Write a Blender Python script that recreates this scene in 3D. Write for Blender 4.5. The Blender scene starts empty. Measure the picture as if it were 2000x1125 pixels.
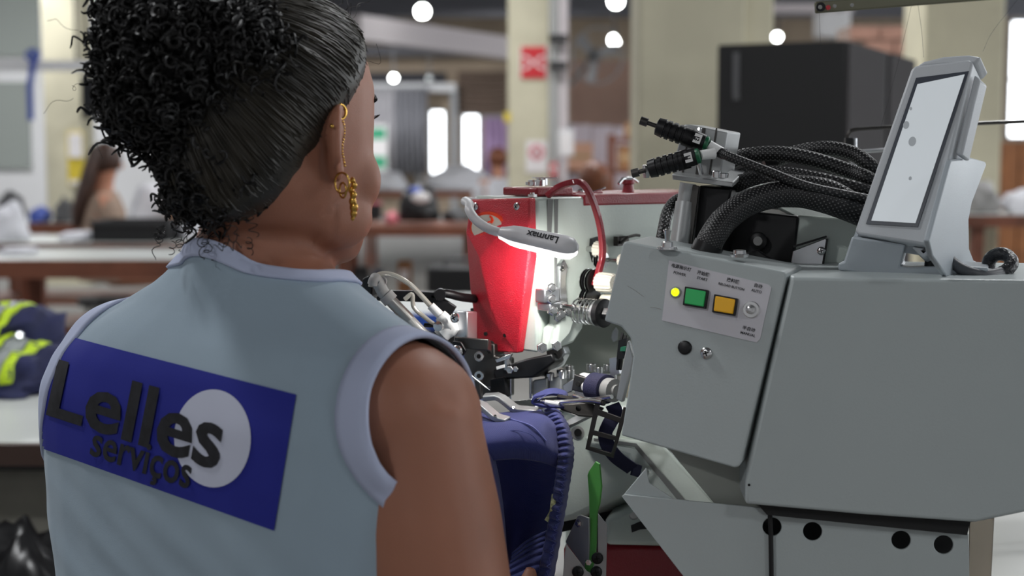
import bpy, bmesh, math, random
from mathutils import Vector, Matrix, Quaternion, noise
from mathutils.bvhtree import BVHTree
random.seed(7)
SC = bpy.context.scene
COL = SC.collection
PI = math.pi
V = Vector
# ---------------------------------------------------------------- camera
FPX = 2778.0          # focal length in pixels of the 2000 px wide frame (50 mm)
CAMZ = 1.25
TH = math.atan(262.5 / FPX)
cam_d = bpy.data.cameras.new('camera'); cam = bpy.data.objects.new('camera', cam_d); COL.objects.link(cam)
cam.location = (0, 0, CAMZ); cam.rotation_euler = (PI/2 - TH, 0, 0)
cam_d.sensor_width = 36; cam_d.lens = 50.0; cam_d.clip_start = 0.05; cam_d.clip_end = 200
cam_d.dof.use_dof = True; cam_d.dof.focus_distance = 1.33; cam_d.dof.aperture_fstop = 4.8
SC.camera = cam
# ---------------------------------------------------------------- light
SC.view_settings.view_transform = 'Standard'; SC.view_settings.look = 'None'
SC.view_settings.gamma = 1.0; SC.view_settings.use_curve_mapping = False
SC.view_settings.exposure = 0.28
wd = bpy.data.worlds.new('world'); SC.world = wd; wd.use_nodes = True
bg = wd.node_tree.nodes['Background']; bg.inputs[0].default_value = (0.80, 0.88, 1.0, 1); bg.inputs[1].default_value = 1.0
LAMP_POWER = 62.0
CEIL_LAMPS = [(-3.0, -2.4, .9), (2.6, -2.4, .45), (-2.0, 2.0, .75), (1.8, 3.6, .8), (5.2, 3.0, 1), (-4.5, 7.0, 1), (0.5, 8.2, 1), (5.0, 8.5, 1), (-5.0, 13.0, 2.0), (-0.6, 10.8, 1.3), (6, 14.5, 1), (-6, 19, 1), (0, 24.5, 1.5), (-3, 26.5, 2.5), (5, 24, 1.5)]
for i, (x, y, k) in enumerate(CEIL_LAMPS):
    ld = bpy.data.lights.new('high_bay_light', 'AREA'); ld.shape = 'DISK'; ld.size = 0.45; ld.energy = LAMP_POWER*k; ld.color = (0.97, 0.985, 1.0)
    lo = bpy.data.objects.new('high_bay_light', ld); COL.objects.link(lo); lo.location = (x, y, 3.85)
WINDOW_STRENGTH = 4.2

# ---------------------------------------------------------------- helpers
def ray(px, py):
    x = (px - 1000) / FPX; y = -(py - 562.5) / FPX
    c, s = math.cos(TH), math.sin(TH)
    d = V((x, c + y*s, -s + y*c))
    return d / d.y
def P(px, py, d):
    return V((0, 0, CAMZ)) + ray(px, py) * d
def onpl(px, py, o, n):
    r = ray(px, py); c = V((0, 0, CAMZ))
    return c + r * ((o - c).dot(n) / r.dot(n))
def lin(c):
    c = c / 255.0
    return c/12.92 if c <= 0.04045 else ((c+0.055)/1.055)**2.4
def rgb(r, g, b): return (lin(r), lin(g), lin(b), 1)
MATS = {}
def mat(name, col, rough=0.5, metal=0.0, noise_s=0, noise_a=0.0, bump=0.0, bump_s=200, spec=0.5, trans=0, emit=None, estr=0, coat=0, sheen=0, col2=None):
    if name in MATS: return MATS[name]
    m = bpy.data.materials.new(name); m.use_nodes = True; nt = m.node_tree; b = nt.nodes['Principled BSDF']
    b.inputs['Base Color'].default_value = col; b.inputs['Roughness'].default_value = rough; b.inputs['Metallic'].default_value = metal
    b.inputs['Specular IOR Level'].default_value = spec; b.inputs['Transmission Weight'].default_value = trans
    b.inputs['Coat Weight'].default_value = coat; b.inputs['Sheen Weight'].default_value = sheen
    if emit: b.inputs['Emission Color'].default_value = emit; b.inputs['Emission Strength'].default_value = estr
    tc = nt.nodes.new('ShaderNodeTexCoord')
    if noise_s:
        n = nt.nodes.new('ShaderNodeTexNoise'); n.inputs['Scale'].default_value = noise_s; n.inputs['Detail'].default_value = 5
        nt.links.new(tc.outputs['Object'], n.inputs['Vector'])
        r = nt.nodes.new('ShaderNodeValToRGB')
        c2 = col2 or tuple(max(0, k*(1-noise_a)) for k in col[:3]) + (1,)
        c1 = col if col2 else tuple(min(1, k*(1+noise_a*0.6)) for k in col[:3]) + (1,)
        r.color_ramp.elements[0].position = 0.36; r.color_ramp.elements[1].position = 0.64
        r.color_ramp.elements[0].color = c2; r.color_ramp.elements[1].color = c1
        nt.links.new(n.outputs['Fac'], r.inputs['Fac']); nt.links.new(r.outputs['Color'], b.inputs['Base Color'])
    if bump:
        n2 = nt.nodes.new('ShaderNodeTexNoise'); n2.inputs['Scale'].default_value = bump_s; n2.inputs['Detail'].default_value = 3
        nt.links.new(tc.outputs['Object'], n2.inputs['Vector'])
        bp = nt.nodes.new('ShaderNodeBump'); bp.inputs['Strength'].default_value = bump; bp.inputs['Distance'].default_value = 0.002
        nt.links.new(n2.outputs['Fac'], bp.inputs['Height']); nt.links.new(bp.outputs['Normal'], b.inputs['Normal'])
    MATS[name] = m
    return m

class MB:
    def __init__(s): s.v = []; s.f = []
    def add(s, vs, fs):
        k = len(s.v); s.v += [tuple(p) for p in vs]; s.f += [tuple(i+k for i in q) for q in fs]; return s
    def box(s, c, d, R=None):
        c = V(c); R = R or Matrix.Identity(3); vs = []
        for z in (-.5, .5):
            for y in (-.5, .5):
                for x in (-.5, .5): vs.append(c + R @ V((x*d[0], y*d[1], z*d[2])))
        return s.add(vs, [(0,2,3,1),(4,5,7,6),(0,1,5,4),(2,6,7,3),(0,4,6,2),(1,3,7,5)])
    def span(s, a, b):
        a, b = V(a), V(b); return s.box((a+b)/2, b-a)
    def prism(s, pts, vec):
        n = len(pts); vec = V(vec); vs = [V(p) for p in pts] + [V(p)+vec for p in pts]
        fs = [tuple(range(n-1, -1, -1)), tuple(range(n, 2*n))] + [(i, (i+1) % n, n+(i+1) % n, n+i) for i in range(n)]
        return s.add(vs, fs)
    def tube(s, pts, r, n=8, caps=True, closed=False, flat=None):
        pts = [V(p) for p in pts]; m = len(pts)
        rs = r if isinstance(r, (list, tuple)) else [r]*m
        tg = []
        for i in range(m):
            a = pts[(i-1) % m] if (closed or i) else pts[i]; b = pts[(i+1) % m] if (closed or i < m-1) else pts[i]
            t = (b-a); tg.append(t.normalized() if t.length > 1e-9 else V((0,0,1)))
        u = tg[0].orthogonal().normalized(); vs = []
        for i in range(m):
            if i:
                q = tg[i-1].rotation_difference(tg[i]); u = q @ u
            u = (u - tg[i]*u.dot(tg[i])).normalized(); w = tg[i].cross(u)
            for k in range(n):
                a = 2*PI*k/n
                vs.append(pts[i] + (u*math.cos(a) + w*math.sin(a)*(flat or 1)) * rs[i])
        fs = []
        for i in range(m if closed else m-1):
            j = (i+1) % m
            for k in range(n): fs.append((i*n+k, i*n+(k+1) % n, j*n+(k+1) % n, j*n+k))
        if caps and not closed: fs += [tuple(range(n-1, -1, -1)), tuple((m-1)*n+k for k in range(n))]
        return s.add(vs, fs)
    def strap(s, pts, wdir, w, t):
        """flat band along pts, wdir = width direction"""
        pts = [V(p) for p in pts]; m = len(pts); vs = []
        for i in range(m):
            a = pts[max(i-1, 0)]; b = pts[min(i+1, m-1)]; tg = (b-a).normalized()
            wd_ = (wdir[i] if isinstance(wdir, list) else V(wdir)); wd_ = (wd_ - tg*wd_.dot(tg)).normalized(); nn = tg.cross(wd_)
            ww = w[i] if isinstance(w, list) else w
            for (x, y) in ((-1,-1),(1,-1),(1,1),(-1,1)): vs.append(pts[i] + wd_*x*ww/2 + nn*y*t/2)
        fs = [(i*4+k, i*4+(k+1) % 4, i*4+4+(k+1) % 4, i*4+4+k) for i in range(m-1) for k in range(4)]
        fs += [(3,2,1,0), tuple((m-1)*4+k for k in range(4))]
        return s.add(vs, fs)
    def lathe(s, p0, ax, prof, n=20):
        p0 = V(p0); ax = V(ax).normalized(); u = ax.orthogonal().normalized(); w = ax.cross(u); vs = []; m = len(prof)
        for (t, r) in prof:
            for k in range(n):
                a = 2*PI*k/n; vs.append(p0 + ax*t + (u*math.cos(a)+w*math.sin(a))*max(r, 1e-5))
        fs = [(i*n+k, i*n+(k+1) % n, (i+1)*n+(k+1) % n, (i+1)*n+k) for i in range(m-1) for k in range(n)]
        fs += [tuple(range(n-1, -1, -1)), tuple((m-1)*n+k for k in range(n))]
        return s.add(vs, fs)
    def cyl(s, a, b, r, n=16, r2=None):
        a, b = V(a), V(b); return s.lathe(a, b-a, [(0, r), ((b-a).length, r if r2 is None else r2)], n)
    def ell(s, c, rad, R=None, n=20, m=12):
        c = V(c); R = R or Matrix.Identity(3); vs = []
        for i in range(1, m):
            th = PI*i/m
            for k in range(n):
                a = 2*PI*k/n
                vs.append(c + R @ V((rad[0]*math.sin(th)*math.cos(a), rad[1]*math.sin(th)*math.sin(a), rad[2]*math.cos(th))))
        vs += [c + R @ V((0,0,rad[2])), c + R @ V((0,0,-rad[2]))]
        fs = [(i*n+k, (i+1)*n+k, (i+1)*n+(k+1) % n, i*n+(k+1) % n) for i in range(m-2) for k in range(n)]
        t, b = len(vs)-2, len(vs)-1
        fs += [(t, k, (k+1) % n) for k in range(n)] + [(b, (m-2)*n+(k+1) % n, (m-2)*n+k) for k in range(n)]
        return s.add(vs, fs)
    def loft(s, rings, caps=True):
        n = len(rings[0]); vs = [p for r in rings for p in r]; m = len(rings)
        fs = [(i*n+k, i*n+(k+1) % n, (i+1)*n+(k+1) % n, (i+1)*n+k) for i in range(m-1) for k in range(n)]
        if caps: fs += [tuple(range(n-1, -1, -1)), tuple((m-1)*n+k for k in range(n))]
        return s.add(vs, fs)
    def mesh(s, name, ang=35):
        me = bpy.data.meshes.new(name); me.from_pydata(s.v, [], s.f)
        bm = bmesh.new(); bm.from_mesh(me); bmesh.ops.recalc_face_normals(bm, faces=bm.faces); bm.to_mesh(me); bm.free()
        me.shade_smooth(); me.set_sharp_from_angle(angle=math.radians(ang)); me.update()
        return me
    def build(s, name, m, parent=None, bev=0, seg=2, ang=35, sub=0):
        return place(name, s.mesh(name, ang), m, parent, bev, seg, sub)

def place(name, me, m, parent=None, bev=0, seg=2, sub=0):
    if m and not me.materials: me.materials.append(m)
    o = bpy.data.objects.new(name, me); COL.objects.link(o); adopt(o, parent)
    if bev:
        b = o.modifiers.new('bevel', 'BEVEL'); b.width = bev; b.segments = seg; b.limit_method = 'ANGLE'; b.angle_limit = math.radians(30); b.harden_normals = False
    if sub:
        b = o.modifiers.new('sub', 'SUBSURF'); b.levels = sub; b.render_levels = sub
    return o
def wloc(o):
    l = V((0,0,0))
    while o: l += o.location; o = o.parent
    return l
def adopt(o, parent):
    if parent is None: return
    o.parent = parent
    if parent.type == 'EMPTY': o.matrix_parent_inverse = Matrix.Translation(-parent.location)
def thing(name, label, cat, loc, group=None):
    o = bpy.data.objects.new(name, None); COL.objects.link(o); o.location = loc; o.empty_display_size = 0.05
    o['label'] = label; o['category'] = cat
    if group: o['group'] = group
    return o
def tag(o, label, cat, group=None, kind=None):
    o['label'] = label; o['category'] = cat
    if group: o['group'] = group
    if kind: o['kind'] = kind
    return o
def struct(o): o['kind'] = 'structure'; return o
def frame(n, up=V((0,0,1))):
    """columns: right, up, normal for a face whose outward normal is n"""
    n = V(n).normalized(); x = up.cross(n).normalized(); y = n.cross(x)
    return Matrix((x, y, n)).transposed()
def rz(a): return Matrix.Rotation(a, 3, 'Z')
def curve_plate(outer, holes, o, ax, ay, th, bev=0):
    """2D outline with holes -> solid plate; outer face at o, thickness goes along -(ax x ay)"""
    cu = bpy.data.curves.new('tmp', 'CURVE'); cu.dimensions = '2D'; cu.fill_mode = 'BOTH'; cu.extrude = th/2 - bev; cu.bevel_depth = bev; cu.bevel_resolution = 1
    for pts in [outer] + holes:
        sp = cu.splines.new('POLY'); sp.points.add(len(pts)-1); sp.use_cyclic_u = True
        for i, p in enumerate(pts): sp.points[i].co = (p[0], p[1], 0, 1)
    return curve_to_mesh(cu, o, ax, ay, -th/2)
def curve_to_mesh(cu, o, ax, ay, zoff=0):
    ob = bpy.data.objects.new('tmp', cu); COL.objects.link(ob)
    dg = bpy.context.evaluated_depsgraph_get(); me = bpy.data.meshes.new_from_object(ob.evaluated_get(dg))
    bpy.data.objects.remove(ob); bpy.data.curves.remove(cu)
    ax = V(ax).normalized(); az = ax.cross(V(ay)).normalized(); ay = az.cross(ax)
    M = Matrix((ax, ay, az)).transposed().to_4x4(); M.translation = V(o) + az*zoff
    me.transform(M); me.materials.clear()
    return me
def text_mesh(body, size, o, ax, ay, ext=0.0002, bold=0.0, align='CENTER', fit=None):
    cu = bpy.data.curves.new('txt', 'FONT'); cu.body = body; cu.size = size; cu.extrude = ext; cu.offset = bold; cu.align_x = align; cu.align_y = 'CENTER'; cu.resolution_u = 3
    return curve_to_mesh(cu, o, ax, ay)
def circ(cx, cy, r, n=24, ry=None): return [(cx + r*math.cos(2*PI*k/n), cy + (ry or r)*math.sin(2*PI*k/n)) for k in range(n)]
def bez(pts, n=24):
    """Catmull-Rom through points"""
    pts = [V(p) for p in pts]; out = []
    pp = [pts[0]*2-pts[1]] + pts + [pts[-1]*2-pts[-2]]
    m = len(pts)-1
    for i in range(m):
        a, b, c, d = pp[i:i+4]
        k = max(2, n//m)
        for j in range(k):
            t = j/k
            out.append(0.5*((2*b) + (c-a)*t + (2*a-5*b+4*c-d)*t*t + (3*b-a-3*c+d)*t**3))
    out.append(pts[-1]); return out
# ================================================================ the hall
m_floor = mat('concrete_floor', rgb(120,118,114), 0.6, noise_s=1.3, noise_a=0.2, bump=0.1, bump_s=30)
m_ceil = mat('ceiling_paint', rgb(112,114,120), 0.8, noise_s=0.8, noise_a=0.12)
m_wall = mat('wall_tan', rgb(168,150,130), 0.8, noise_s=1.2, noise_a=0.12)
m_wallg = mat('wall_grey', rgb(222,222,224), 0.8, noise_s=0.8, noise_a=0.06)
m_conc = mat('column_concrete', rgb(202,196,172), 0.85, noise_s=2.2, noise_a=0.10, bump=0.15, bump_s=25)
m_white = mat('white_paint', rgb(222,222,224), 0.5)
m_day = mat('daylight_pane', (0.9,0.95,1,1), 0.3, emit=(0.93,0.97,1,1), estr=WINDOW_STRENGTH)
m_frame = mat('window_frame_grey', rgb(150,152,155), 0.5)
m_black = mat('black_plastic', rgb(24,24,26), 0.5)
m_dgrey = mat('dark_grey_steel', rgb(70,70,72), 0.5, 0.2)
m_wood = mat('reddish_wood', rgb(122,72,52), 0.55, noise_s=6, noise_a=0.25)
m_top = mat('worktop_white', rgb(205,208,205), 0.4, noise_s=3, noise_a=0.05)
X0, X1, Y0, Y1, ZC = -9.0, 12.6, -5.0, 30.0, 4.25
b = MB(); b.span((X0, Y0, -.1), (X1, Y1, 0)); struct(b.build('floor', m_floor))
b = MB(); b.span((X0, Y0, ZC), (X1, Y1, ZC+.15)); struct(b.build('ceiling', m_ceil))
b = MB(); b.span((X0-.2, Y0, 0), (X0, Y1, ZC)); struct(b.build('wall_left', m_wallg))
b = MB(); b.span((X0, Y0-.2, 0), (X1, Y0, ZC)); struct(b.build('wall_rear', m_wallg))
# right wall: sill, lintel, piers and a strip of windows
b = MB(); b.span((X1, Y0, 0), (X1+.2, Y1, 1.0)); b.span((X1, Y0, 3.6), (X1+.2, Y1, ZC))
WY = [-4.4, 0.6, 5.6, 10.6, 15.6, 20.6, 25.6]
for y in WY: b.span((X1, y-.55, 1.0), (X1+.2, y+.05, 3.6))
struct(b.build('wall_right', m_wallg))
nwin = 0
def window(a, c, axis, bars_v=1, bars_h=1, label=None):
    """emitting daylight pane in a frame; a,c opposite corners in the wall plane"""
    global nwin; nwin += 1
    a, c = V(a), V(c); d = c-a; k = 0 if axis == 'x' else 1; t = 0.05
    e = V((0, .06, 0)) if axis == 'x' else V((.06, 0, 0))
    fr = MB(); ax = V((1,0,0)) if axis == 'x' else V((0,1,0)); W = d[k]; Hh = d.z; zz = V((0,0,1))
    for s in (0, W-t): fr.span(a+ax*s-e/2, a+ax*(s+t)+zz*Hh+e/2)
    for s in (0, Hh-t): fr.span(a+zz*s-e/2, a+ax*W+zz*(s+t)+e/2)
    for i in range(bars_v): s = W*(i+1)/(bars_v+1); fr.span(a+ax*(s-.02)-e/2, a+ax*(s+.02)+zz*Hh+e/2)
    for i in range(bars_h): s = Hh*(i+1)/(bars_h+1); fr.span(a+zz*(s-.025)-e/2, a+ax*W+zz*(s+.025)+e/2)
    f = struct(fr.build('window_%d' % nwin, m_frame))
    for i in range(bars_v+1):
        for j in range(bars_h+1):
            p0 = a+ax*(W*i/(bars_v+1))+zz*(Hh*j/(bars_h+1)); p1 = a+ax*(W*(i+1)/(bars_v+1))+zz*(Hh*(j+1)/(bars_h+1))
            pn = MB(); pn.span(p0-e*.1, p1+e*.1); pn.build('pane', m_day, f)
for y in WY[:-1]: window((X1+.1, y+.05, 1.0), (X1+.1, y+4.45, 3.6), 'y', 3, 1)
# back wall with openings where daylight comes in
def bx(px): return (px-1000)/FPX*Y1
def bz(py): return CAMZ - (py-300)/FPX*Y1
opens = [(838, 872, 214, 342), (902, 939, 222, 347), (1962, 2120, 42, 272)]
b = MB(); x = X0
for (a, c, t, u) in opens:
    b.span((x, Y1, 0), (bx(a), Y1+.2, ZC)); b.span((bx(a), Y1, 0), (bx(c), Y1+.2, bz(u))); b.span((bx(a), Y1, bz(t)), (bx(c), Y1+.2, ZC)); x = bx(c)
b.span((x, Y1, 0), (X1, Y1+.2, ZC)); struct(b.build('wall_back', m_wall))
for i, (a, c, t, u) in enumerate(opens): window((bx(a), Y1+.08, bz(u)), (bx(c), Y1+.08, bz(t)), 'x', 0 if i < 2 else 3, 0 if i < 2 else 1)
# beams under the ceiling
m_beamd = mat('beam_dark', rgb(92,92,98), 0.7)
m_beamw = mat('beam_pale', rgb(205,196,198), 0.7)
for i, (y, z) in enumerate(((20.5, 3.75), (26.0, 3.7), (13.0, 3.95))):
    b = MB(); b.span((X0, y-.15, z), (X1, y+.15, ZC)); struct(b.build('trim_%d' % (i+1), m_beamd))
b = MB(); b.box((P(690,60,19)+P(1010,92,23))/2, ((P(690,60,19)-P(1010,92,23)).length, .25, .33), rz(math.atan2((P(1010,92,23)-P(690,60,19)).y, (P(1010,92,23)-P(690,60,19)).x)))
struct(b.build('trim_4', m_beamw))
b = MB(); b.span((bx(714), 29.9, bz(166)), (bx(872), 29.99, bz(144))); struct(b.build('trim_7', mat('band_dark', rgb(48,48,54), .7)))
b = MB(); b.span(P(560,108,29.4), V((bx(1000), 29.9, bz(98)))); struct(b.build('trim_5', m_beamd))

def column(name, label, xa, xb, d, dep, yaw=0, m=m_conc):
    a, c = P(xa, 300, d), P(xb, 300, d); w = (c-a).length
    r = thing(name, label, 'column', (a.x+w/2, d+dep/2, 0))
    b = MB(); b.box(((a.x+c.x)/2, d+dep/2, ZC/2), (w, dep, ZC-.004)); b.build('shaft', m, r, bev=.012)
    b = MB(); b.box(((a.x+c.x)/2, d+dep/2, .06), (w+.03, dep+.03, .12)); b.build('base', m, r)
    return r
cA = column('concrete_column', 'cream concrete column with red hose-reel sign and grey conduits', 992, 1072, 13.0, .4)
cB = column('concrete_column', 'broad grey-beige concrete column behind the black cabinet', 1247, 1452, 6.6, .5)
b = MB(); b.span(P(1452,300,6.62)*V((1,1,0)) if False else V((P(1452,300,6.62).x, 6.68, 0)), V((P(1505,300,6.7).x, 7.05, ZC-.01))); b.build('pilaster', m_conc, cB, bev=.01)
cC = column('concrete_column', 'yellowish concrete column behind the tilted touch screen', 1800, 1955, 8.2, .45)
cD = column('concrete_column', 'beige concrete column behind the curly bun at left', 88, 162, 13.5, .4)
cE = column('concrete_column', 'beige concrete column just showing above the slicked hair', 555, 622, 14.5, .4)
m_yel = mat('yellow_sign', rgb(214,190,60), 0.5, noise_s=20, noise_a=0.15); m_lblue = mat('pale_blue_paper', rgb(190,210,228), 0.7)
def poster(label, xa, xb, ya, yb, d, m, bands=()):
    p0, p1 = P(xa, yb, d), P(xb, ya, d); r = thing('poster', label, 'poster', V(((p0.x+p1.x)/2, d, p0.z)))
    b = MB(); b.span(V((p0.x, d-.006, p0.z)), V((p1.x, d+.006, p1.z))); b.build('sheet', m, r)
    for (f0, f1, mm) in bands:
        h = p1.z-p0.z; w = p1.x-p0.x; b = MB(); b.span(V((p0.x+w*.08, d-.012, p0.z+h*f0)), V((p1.x-w*.08, d-.0065, p0.z+h*f1))); b.build('printed_band', mm, r)
# conduits and boxes on the first column
mcond = mat('conduit_grey', rgb(170,170,168), 0.4)
r = thing('conduit_run', 'pale conduit pipes with black clamps running down the cream column', 'conduit', P(1090,400,12.9)*V((1,1,0)))
for k, (px, w) in enumerate(((1076, .02), (1085, .03), (1100, .045))):
    b = MB(); x = P(px,300,12.95).x; b.cyl((x, 12.95+k*.03, .02), (x, 12.95+k*.03, ZC), w, 12); b.build('conduit', mcond if k < 2 else m_beamw, r)
for py in (75, 128):
    b = MB(); p = P(1090, py, 12.86); b.box(p, (.16, .06, .07)); b.build('clamp', m_black, r)
m_red = mat('sign_red', rgb(200,30,42), 0.5); m_signw = mat('sign_white', rgb(232,228,228), 0.5); m_pink = mat('sign_pink', rgb(214,120,130), 0.5)
r = thing('safety_sign', 'red and white fire safety sign with bow-tie pipe symbol on cream column', 'sign', P(1042,122,12.98))
p = P(1042,122,12.99); b = MB(); b.box(p, (.245, .012, .29)); b.build('panel', m_signw, r)
for s in (1, -1):
    b = MB(); b.box(p+V((0,-.009,s*.102)), (.225, .008, .08)); b.build('red_band', m_red, r)
b = MB(); q = p+V((0,-.01,0))
for s in (1, -1): b.prism([q+V((s*.11,0,.06)), q+V((s*.11,0,-.06)), q+V((s*.015,0,0))], (0,.004,0))
b.prism([q+V((-.06,0,-.06)), q+V((.06,0,-.06)), q+V((0,0,-.005))], (0,.004,0)); b.prism([q+V((-.06,0,.06)), q+V((.06,0,.06)), q+V((0,0,.005))], (0,.004,0))
b.build('symbol', m_red, r)
r = thing('safety_sign', 'white notice with pink round symbol low on cream column', 'sign', P(1048,305,12.98))
p = P(1048,306,12.99); b = MB(); b.box(p, (.19, .012, .29)); b.build('panel', m_signw, r)
b = MB(); b.lathe(p+V((0,-.008,.04)), (0,-1,0), [(0,.07),(.004,.07)], 24); b.build('round_symbol', m_pink, r)
b = MB(); b.box(p+V((0,-.014,.04)), (.09,.006,.03)); b.box(p+V((0,-.014,.04)), (.025,.006,.1)); b.build('cross_mark', m_signw, r)
poster('small yellow tag on the left edge of the cream column', 984, 997, 219, 238, 12.992, m_yel)
r = thing('fire_extinguisher', 'red extinguisher box low on the conduits of the cream column', 'extinguisher', P(1081,332,12.8))
p = P(1081,332,12.82); b = MB(); b.box(p, (.065,.08,.13)); b.build('body', m_red, r, bev=.01); b = MB(); b.box(p+V((0,-.042,.01)), (.035,.006,.05)); b.build('label_patch', m_signw, r); b = MB(); b.box(p+V((0,.07,0)), (.03,.08,.03)); b.build('bracket', m_dgrey, r)
# wall fan
r = thing('wall_fan', 'grey wall fan mounted on a bracket behind the cream column', 'fan', P(1165,112,16))
c = P(1163,108,16); ax = V((.35,-.9,-.1)).normalized(); mf = mat('fan_grey', rgb(150,150,152), 0.5)
b = MB(); b.lathe(c, ax, [(-.12,.05),(-.02,.08),(.04,.06)], 16); b.build('motor', m_dgrey, r)
fr = frame(ax)
for k in range(3):
    a = k*2*PI/3+.4; b = MB(); u = fr @ V((math.cos(a), math.sin(a), 0)); w = fr @ V((-math.sin(a), math.cos(a), 0))
    b.prism([c+u*.06-w*.03, c+u*.27-w*.09+ax*.03, c+u*.29+w*.05-ax*.02, c+u*.06+w*.04], ax*.01); b.build('blade', mf, r)
b = MB(); b.tube([c+ax*.06+fr@V((.31*math.cos(t*PI/16), .31*math.sin(t*PI/16), 0)) for t in range(32)], .012, 6, closed=True)
for k in range(12):
    a = k*PI/6; b.tube([c+ax*.1, c+ax*.06+fr@V((.31*math.cos(a), .31*math.sin(a), 0))], .004, 4)
b.build('guard', mf, r)
b = MB(); b.tube([c-ax*.1, c+V((-.1,.3,-.1)), c+V((-.25,.5,-.3))], .025, 8); b.build('bracket', mf, r)

# visible ceiling lamps
m_bulb = mat('bulb_glow', (1,1,1,1), 0.4, emit=(0.96,1,0.98,1), estr=22)
m_bulbd = mat('bulb_off', rgb(200,205,205), 0.4)
lamps = [(825,22,19.0,'brightest round ceiling lamp above the pale diagonal beam',1), (1203,2,18.4,'round ceiling lamp cut by the top edge, beside the broad column',1), (1200,78,24.0,'round ceiling lamp right of the wall fan, left of the broad column',1),
         (769,152,28.0,'small far ceiling lamp just right of the woman\'s forehead',1), (1518,72,22.5,'small round ceiling lamp showing above the black cabinet',1), (839,153,28.0,'unlit small far lamp over the grey curtain',0)]
for (px, py, d, lab, on) in lamps:
    c = P(px, py, d); R_ = .085 if d < 26 and px != 1518 else .06
    r = thing('ceiling_lamp', lab, 'lamp', c, 'round high-bay lamps')
    b = MB(); b.lathe(c+V((0,0,-R_)), (0,0,1), [(0,0),(R_*.12,R_*.5),(R_*.4,R_*.86),(R_,R_),(R_*1.5,R_*.85),(R_*1.9,R_*.45)], 20); b.build('bulb', m_bulb if on else m_bulbd, r)
    b = MB(); b.lathe(c+V((0,0,R_*.85)), (0,0,1), [(0,R_*.5),(.12,R_*.45),(.14,.02),(max(.2, ZC-c.z-R_*.85-.002),.012)], 12); b.build('socket', m_dgrey, r)

# ---------------------------------------------------------------- far left: partition, rail, sign, worker
b = MB(); b.span((P(-60,300,16).x, 16, 0), (P(700,300,16).x if False else P(330,300,16).x, 16.12, 3.0)); struct(b.build('wall_partition', m_wallg))
mband = mat('dull_glass_band', rgb(150,156,152), 0.25)
for i, (xa, xb, ya, yb) in enumerate(((-40, 84, -10, 110), (-40, 60, 160, 330))):
    b = MB(); b.span(V((P(xa,300,15.95).x, 15.95, P(0,yb,15.95).z)), V((P(xb,300,15.95).x, 15.99, P(0,ya,15.95).z)))
    tag(b.build('wall_panel', mband), ('upper' if i == 0 else 'lower') + ' pale glazed panel on the far left partition', 'panel')
r = thing('hanging_rail', 'white horizontal rail crossing the far left wall', 'rail', P(60,130,11))
b = MB(); b.box((P(-60,122,11)+P(175,135,11))/2, ((P(-60,122,11)-P(175,135,11)).length, .06, .08)); b.build('rail_tube', m_white, r)
for px in (-20, 150):
    b = MB(); p = P(px,128,11); b.cyl(p, V((p.x, p.y, ZC-.002)), .012, 8); b.build('hanger_rod', m_dgrey, r)
m_blue = mat('blue_plastic', rgb(60,84,170), 0.5)
r = thing('blue_strap', 'blue strap hanging from the white rail at far left', 'strap', P(60,170,10.9))
b = MB(); b.strap([P(64,100,10.96), P(66,118,10.955), P(62,140,10.955), P(58,165,10.96), P(59,200,10.96), P(60,235,10.96)], (1,0,0), .045, .012); b.build('band', m_blue, r)
b = MB(); b.tube([P(64,108,10.955)+V((.05*math.cos(t*PI/8), 0, .04*math.sin(t*PI/8))) for t in range(16)], .012, 6, closed=True); b.build('hook', m_blue, r)
m_yel = mat('yellow_sign', rgb(214,190,60), 0.5, noise_s=20, noise_a=0.15); m_lblue = mat('pale_blue_paper', rgb(190,210,228), 0.7)
poster('yellow and white notice beside the seated long-haired worker', 134, 163, 258, 362, 13.493, m_yel, ((.52, .98, m_signw), (.02,.1,m_signw)))
poster('pale blue paper pinned on the far left partition', 90, 126, 266, 309, 15.993, m_lblue)
m_grn = mat('poster_green', rgb(60,160,120), 0.6)
poster('white poster with two green bands just right of the woman\'s face', 720, 756, 243, 340, 29.39, m_signw, ((.70,.93,m_grn), (.12,.36,m_grn)))
r = thing('wall_monitor', 'black wall monitor half hidden by the curly bun', 'monitor', P(188,190,13))
b = MB(); p = P(188,190,13); b.box(p, (.26,.06,.37)); b.build('screen_body', m_black, r, bev=.01)
b = MB(); b.box(p+V((0,-.033,0)), (.23,.006,.33)); b.build('screen', mat('screen_off', rgb(30,30,34), .2), r)
b = MB(); b.box(p+V((0,.28,0)), (.06,.5,.06)); b.build('wall_arm', m_dgrey, r)

# ---------------------------------------------------------------- curtains and frames on the back wall
m_curt = mat('curtain_grey', rgb(170,168,172), 0.8, noise_s=3, noise_a=0.1)
m_curt2 = mat('curtain_dark', rgb(128,128,134), 0.8, noise_s=3, noise_a=0.1)
def curtain(label, xa, xb, ya, yb, d, m, folds=9):
    p0, p1 = P(xa,yb,d), P(xb,ya,d); r = thing('curtain', label, 'curtain', V(((p0.x+p1.x)/2, d, p0.z)))
    n = folds*8; b = MB(); vs = []; w = p1.x-p0.x
    for z in (p0.z, p1.z):
        for i in range(n+1): vs.append((p0.x+w*i/n, d+.05*math.sin(i*2*PI/8), z))
    b.add(vs, [(i, i+1, n+2+i, n+1+i) for i in range(n)]); o = b.build('cloth', m, r); s = o.modifiers.new('s', 'SOLIDIFY'); s.thickness = .01
    b = MB(); b.cyl((p0.x-.05, d, p1.z), (p1.x+.05, d, p1.z), .03, 8); b.build('rod', m_frame, r)
    for x in (p0.x-.03, p1.x+.03): b = MB(); b.cyl((x, d, p1.z), (x, 30.0, p1.z), .02, 8); b.build('bracket', m_frame, r)
    return r
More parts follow.
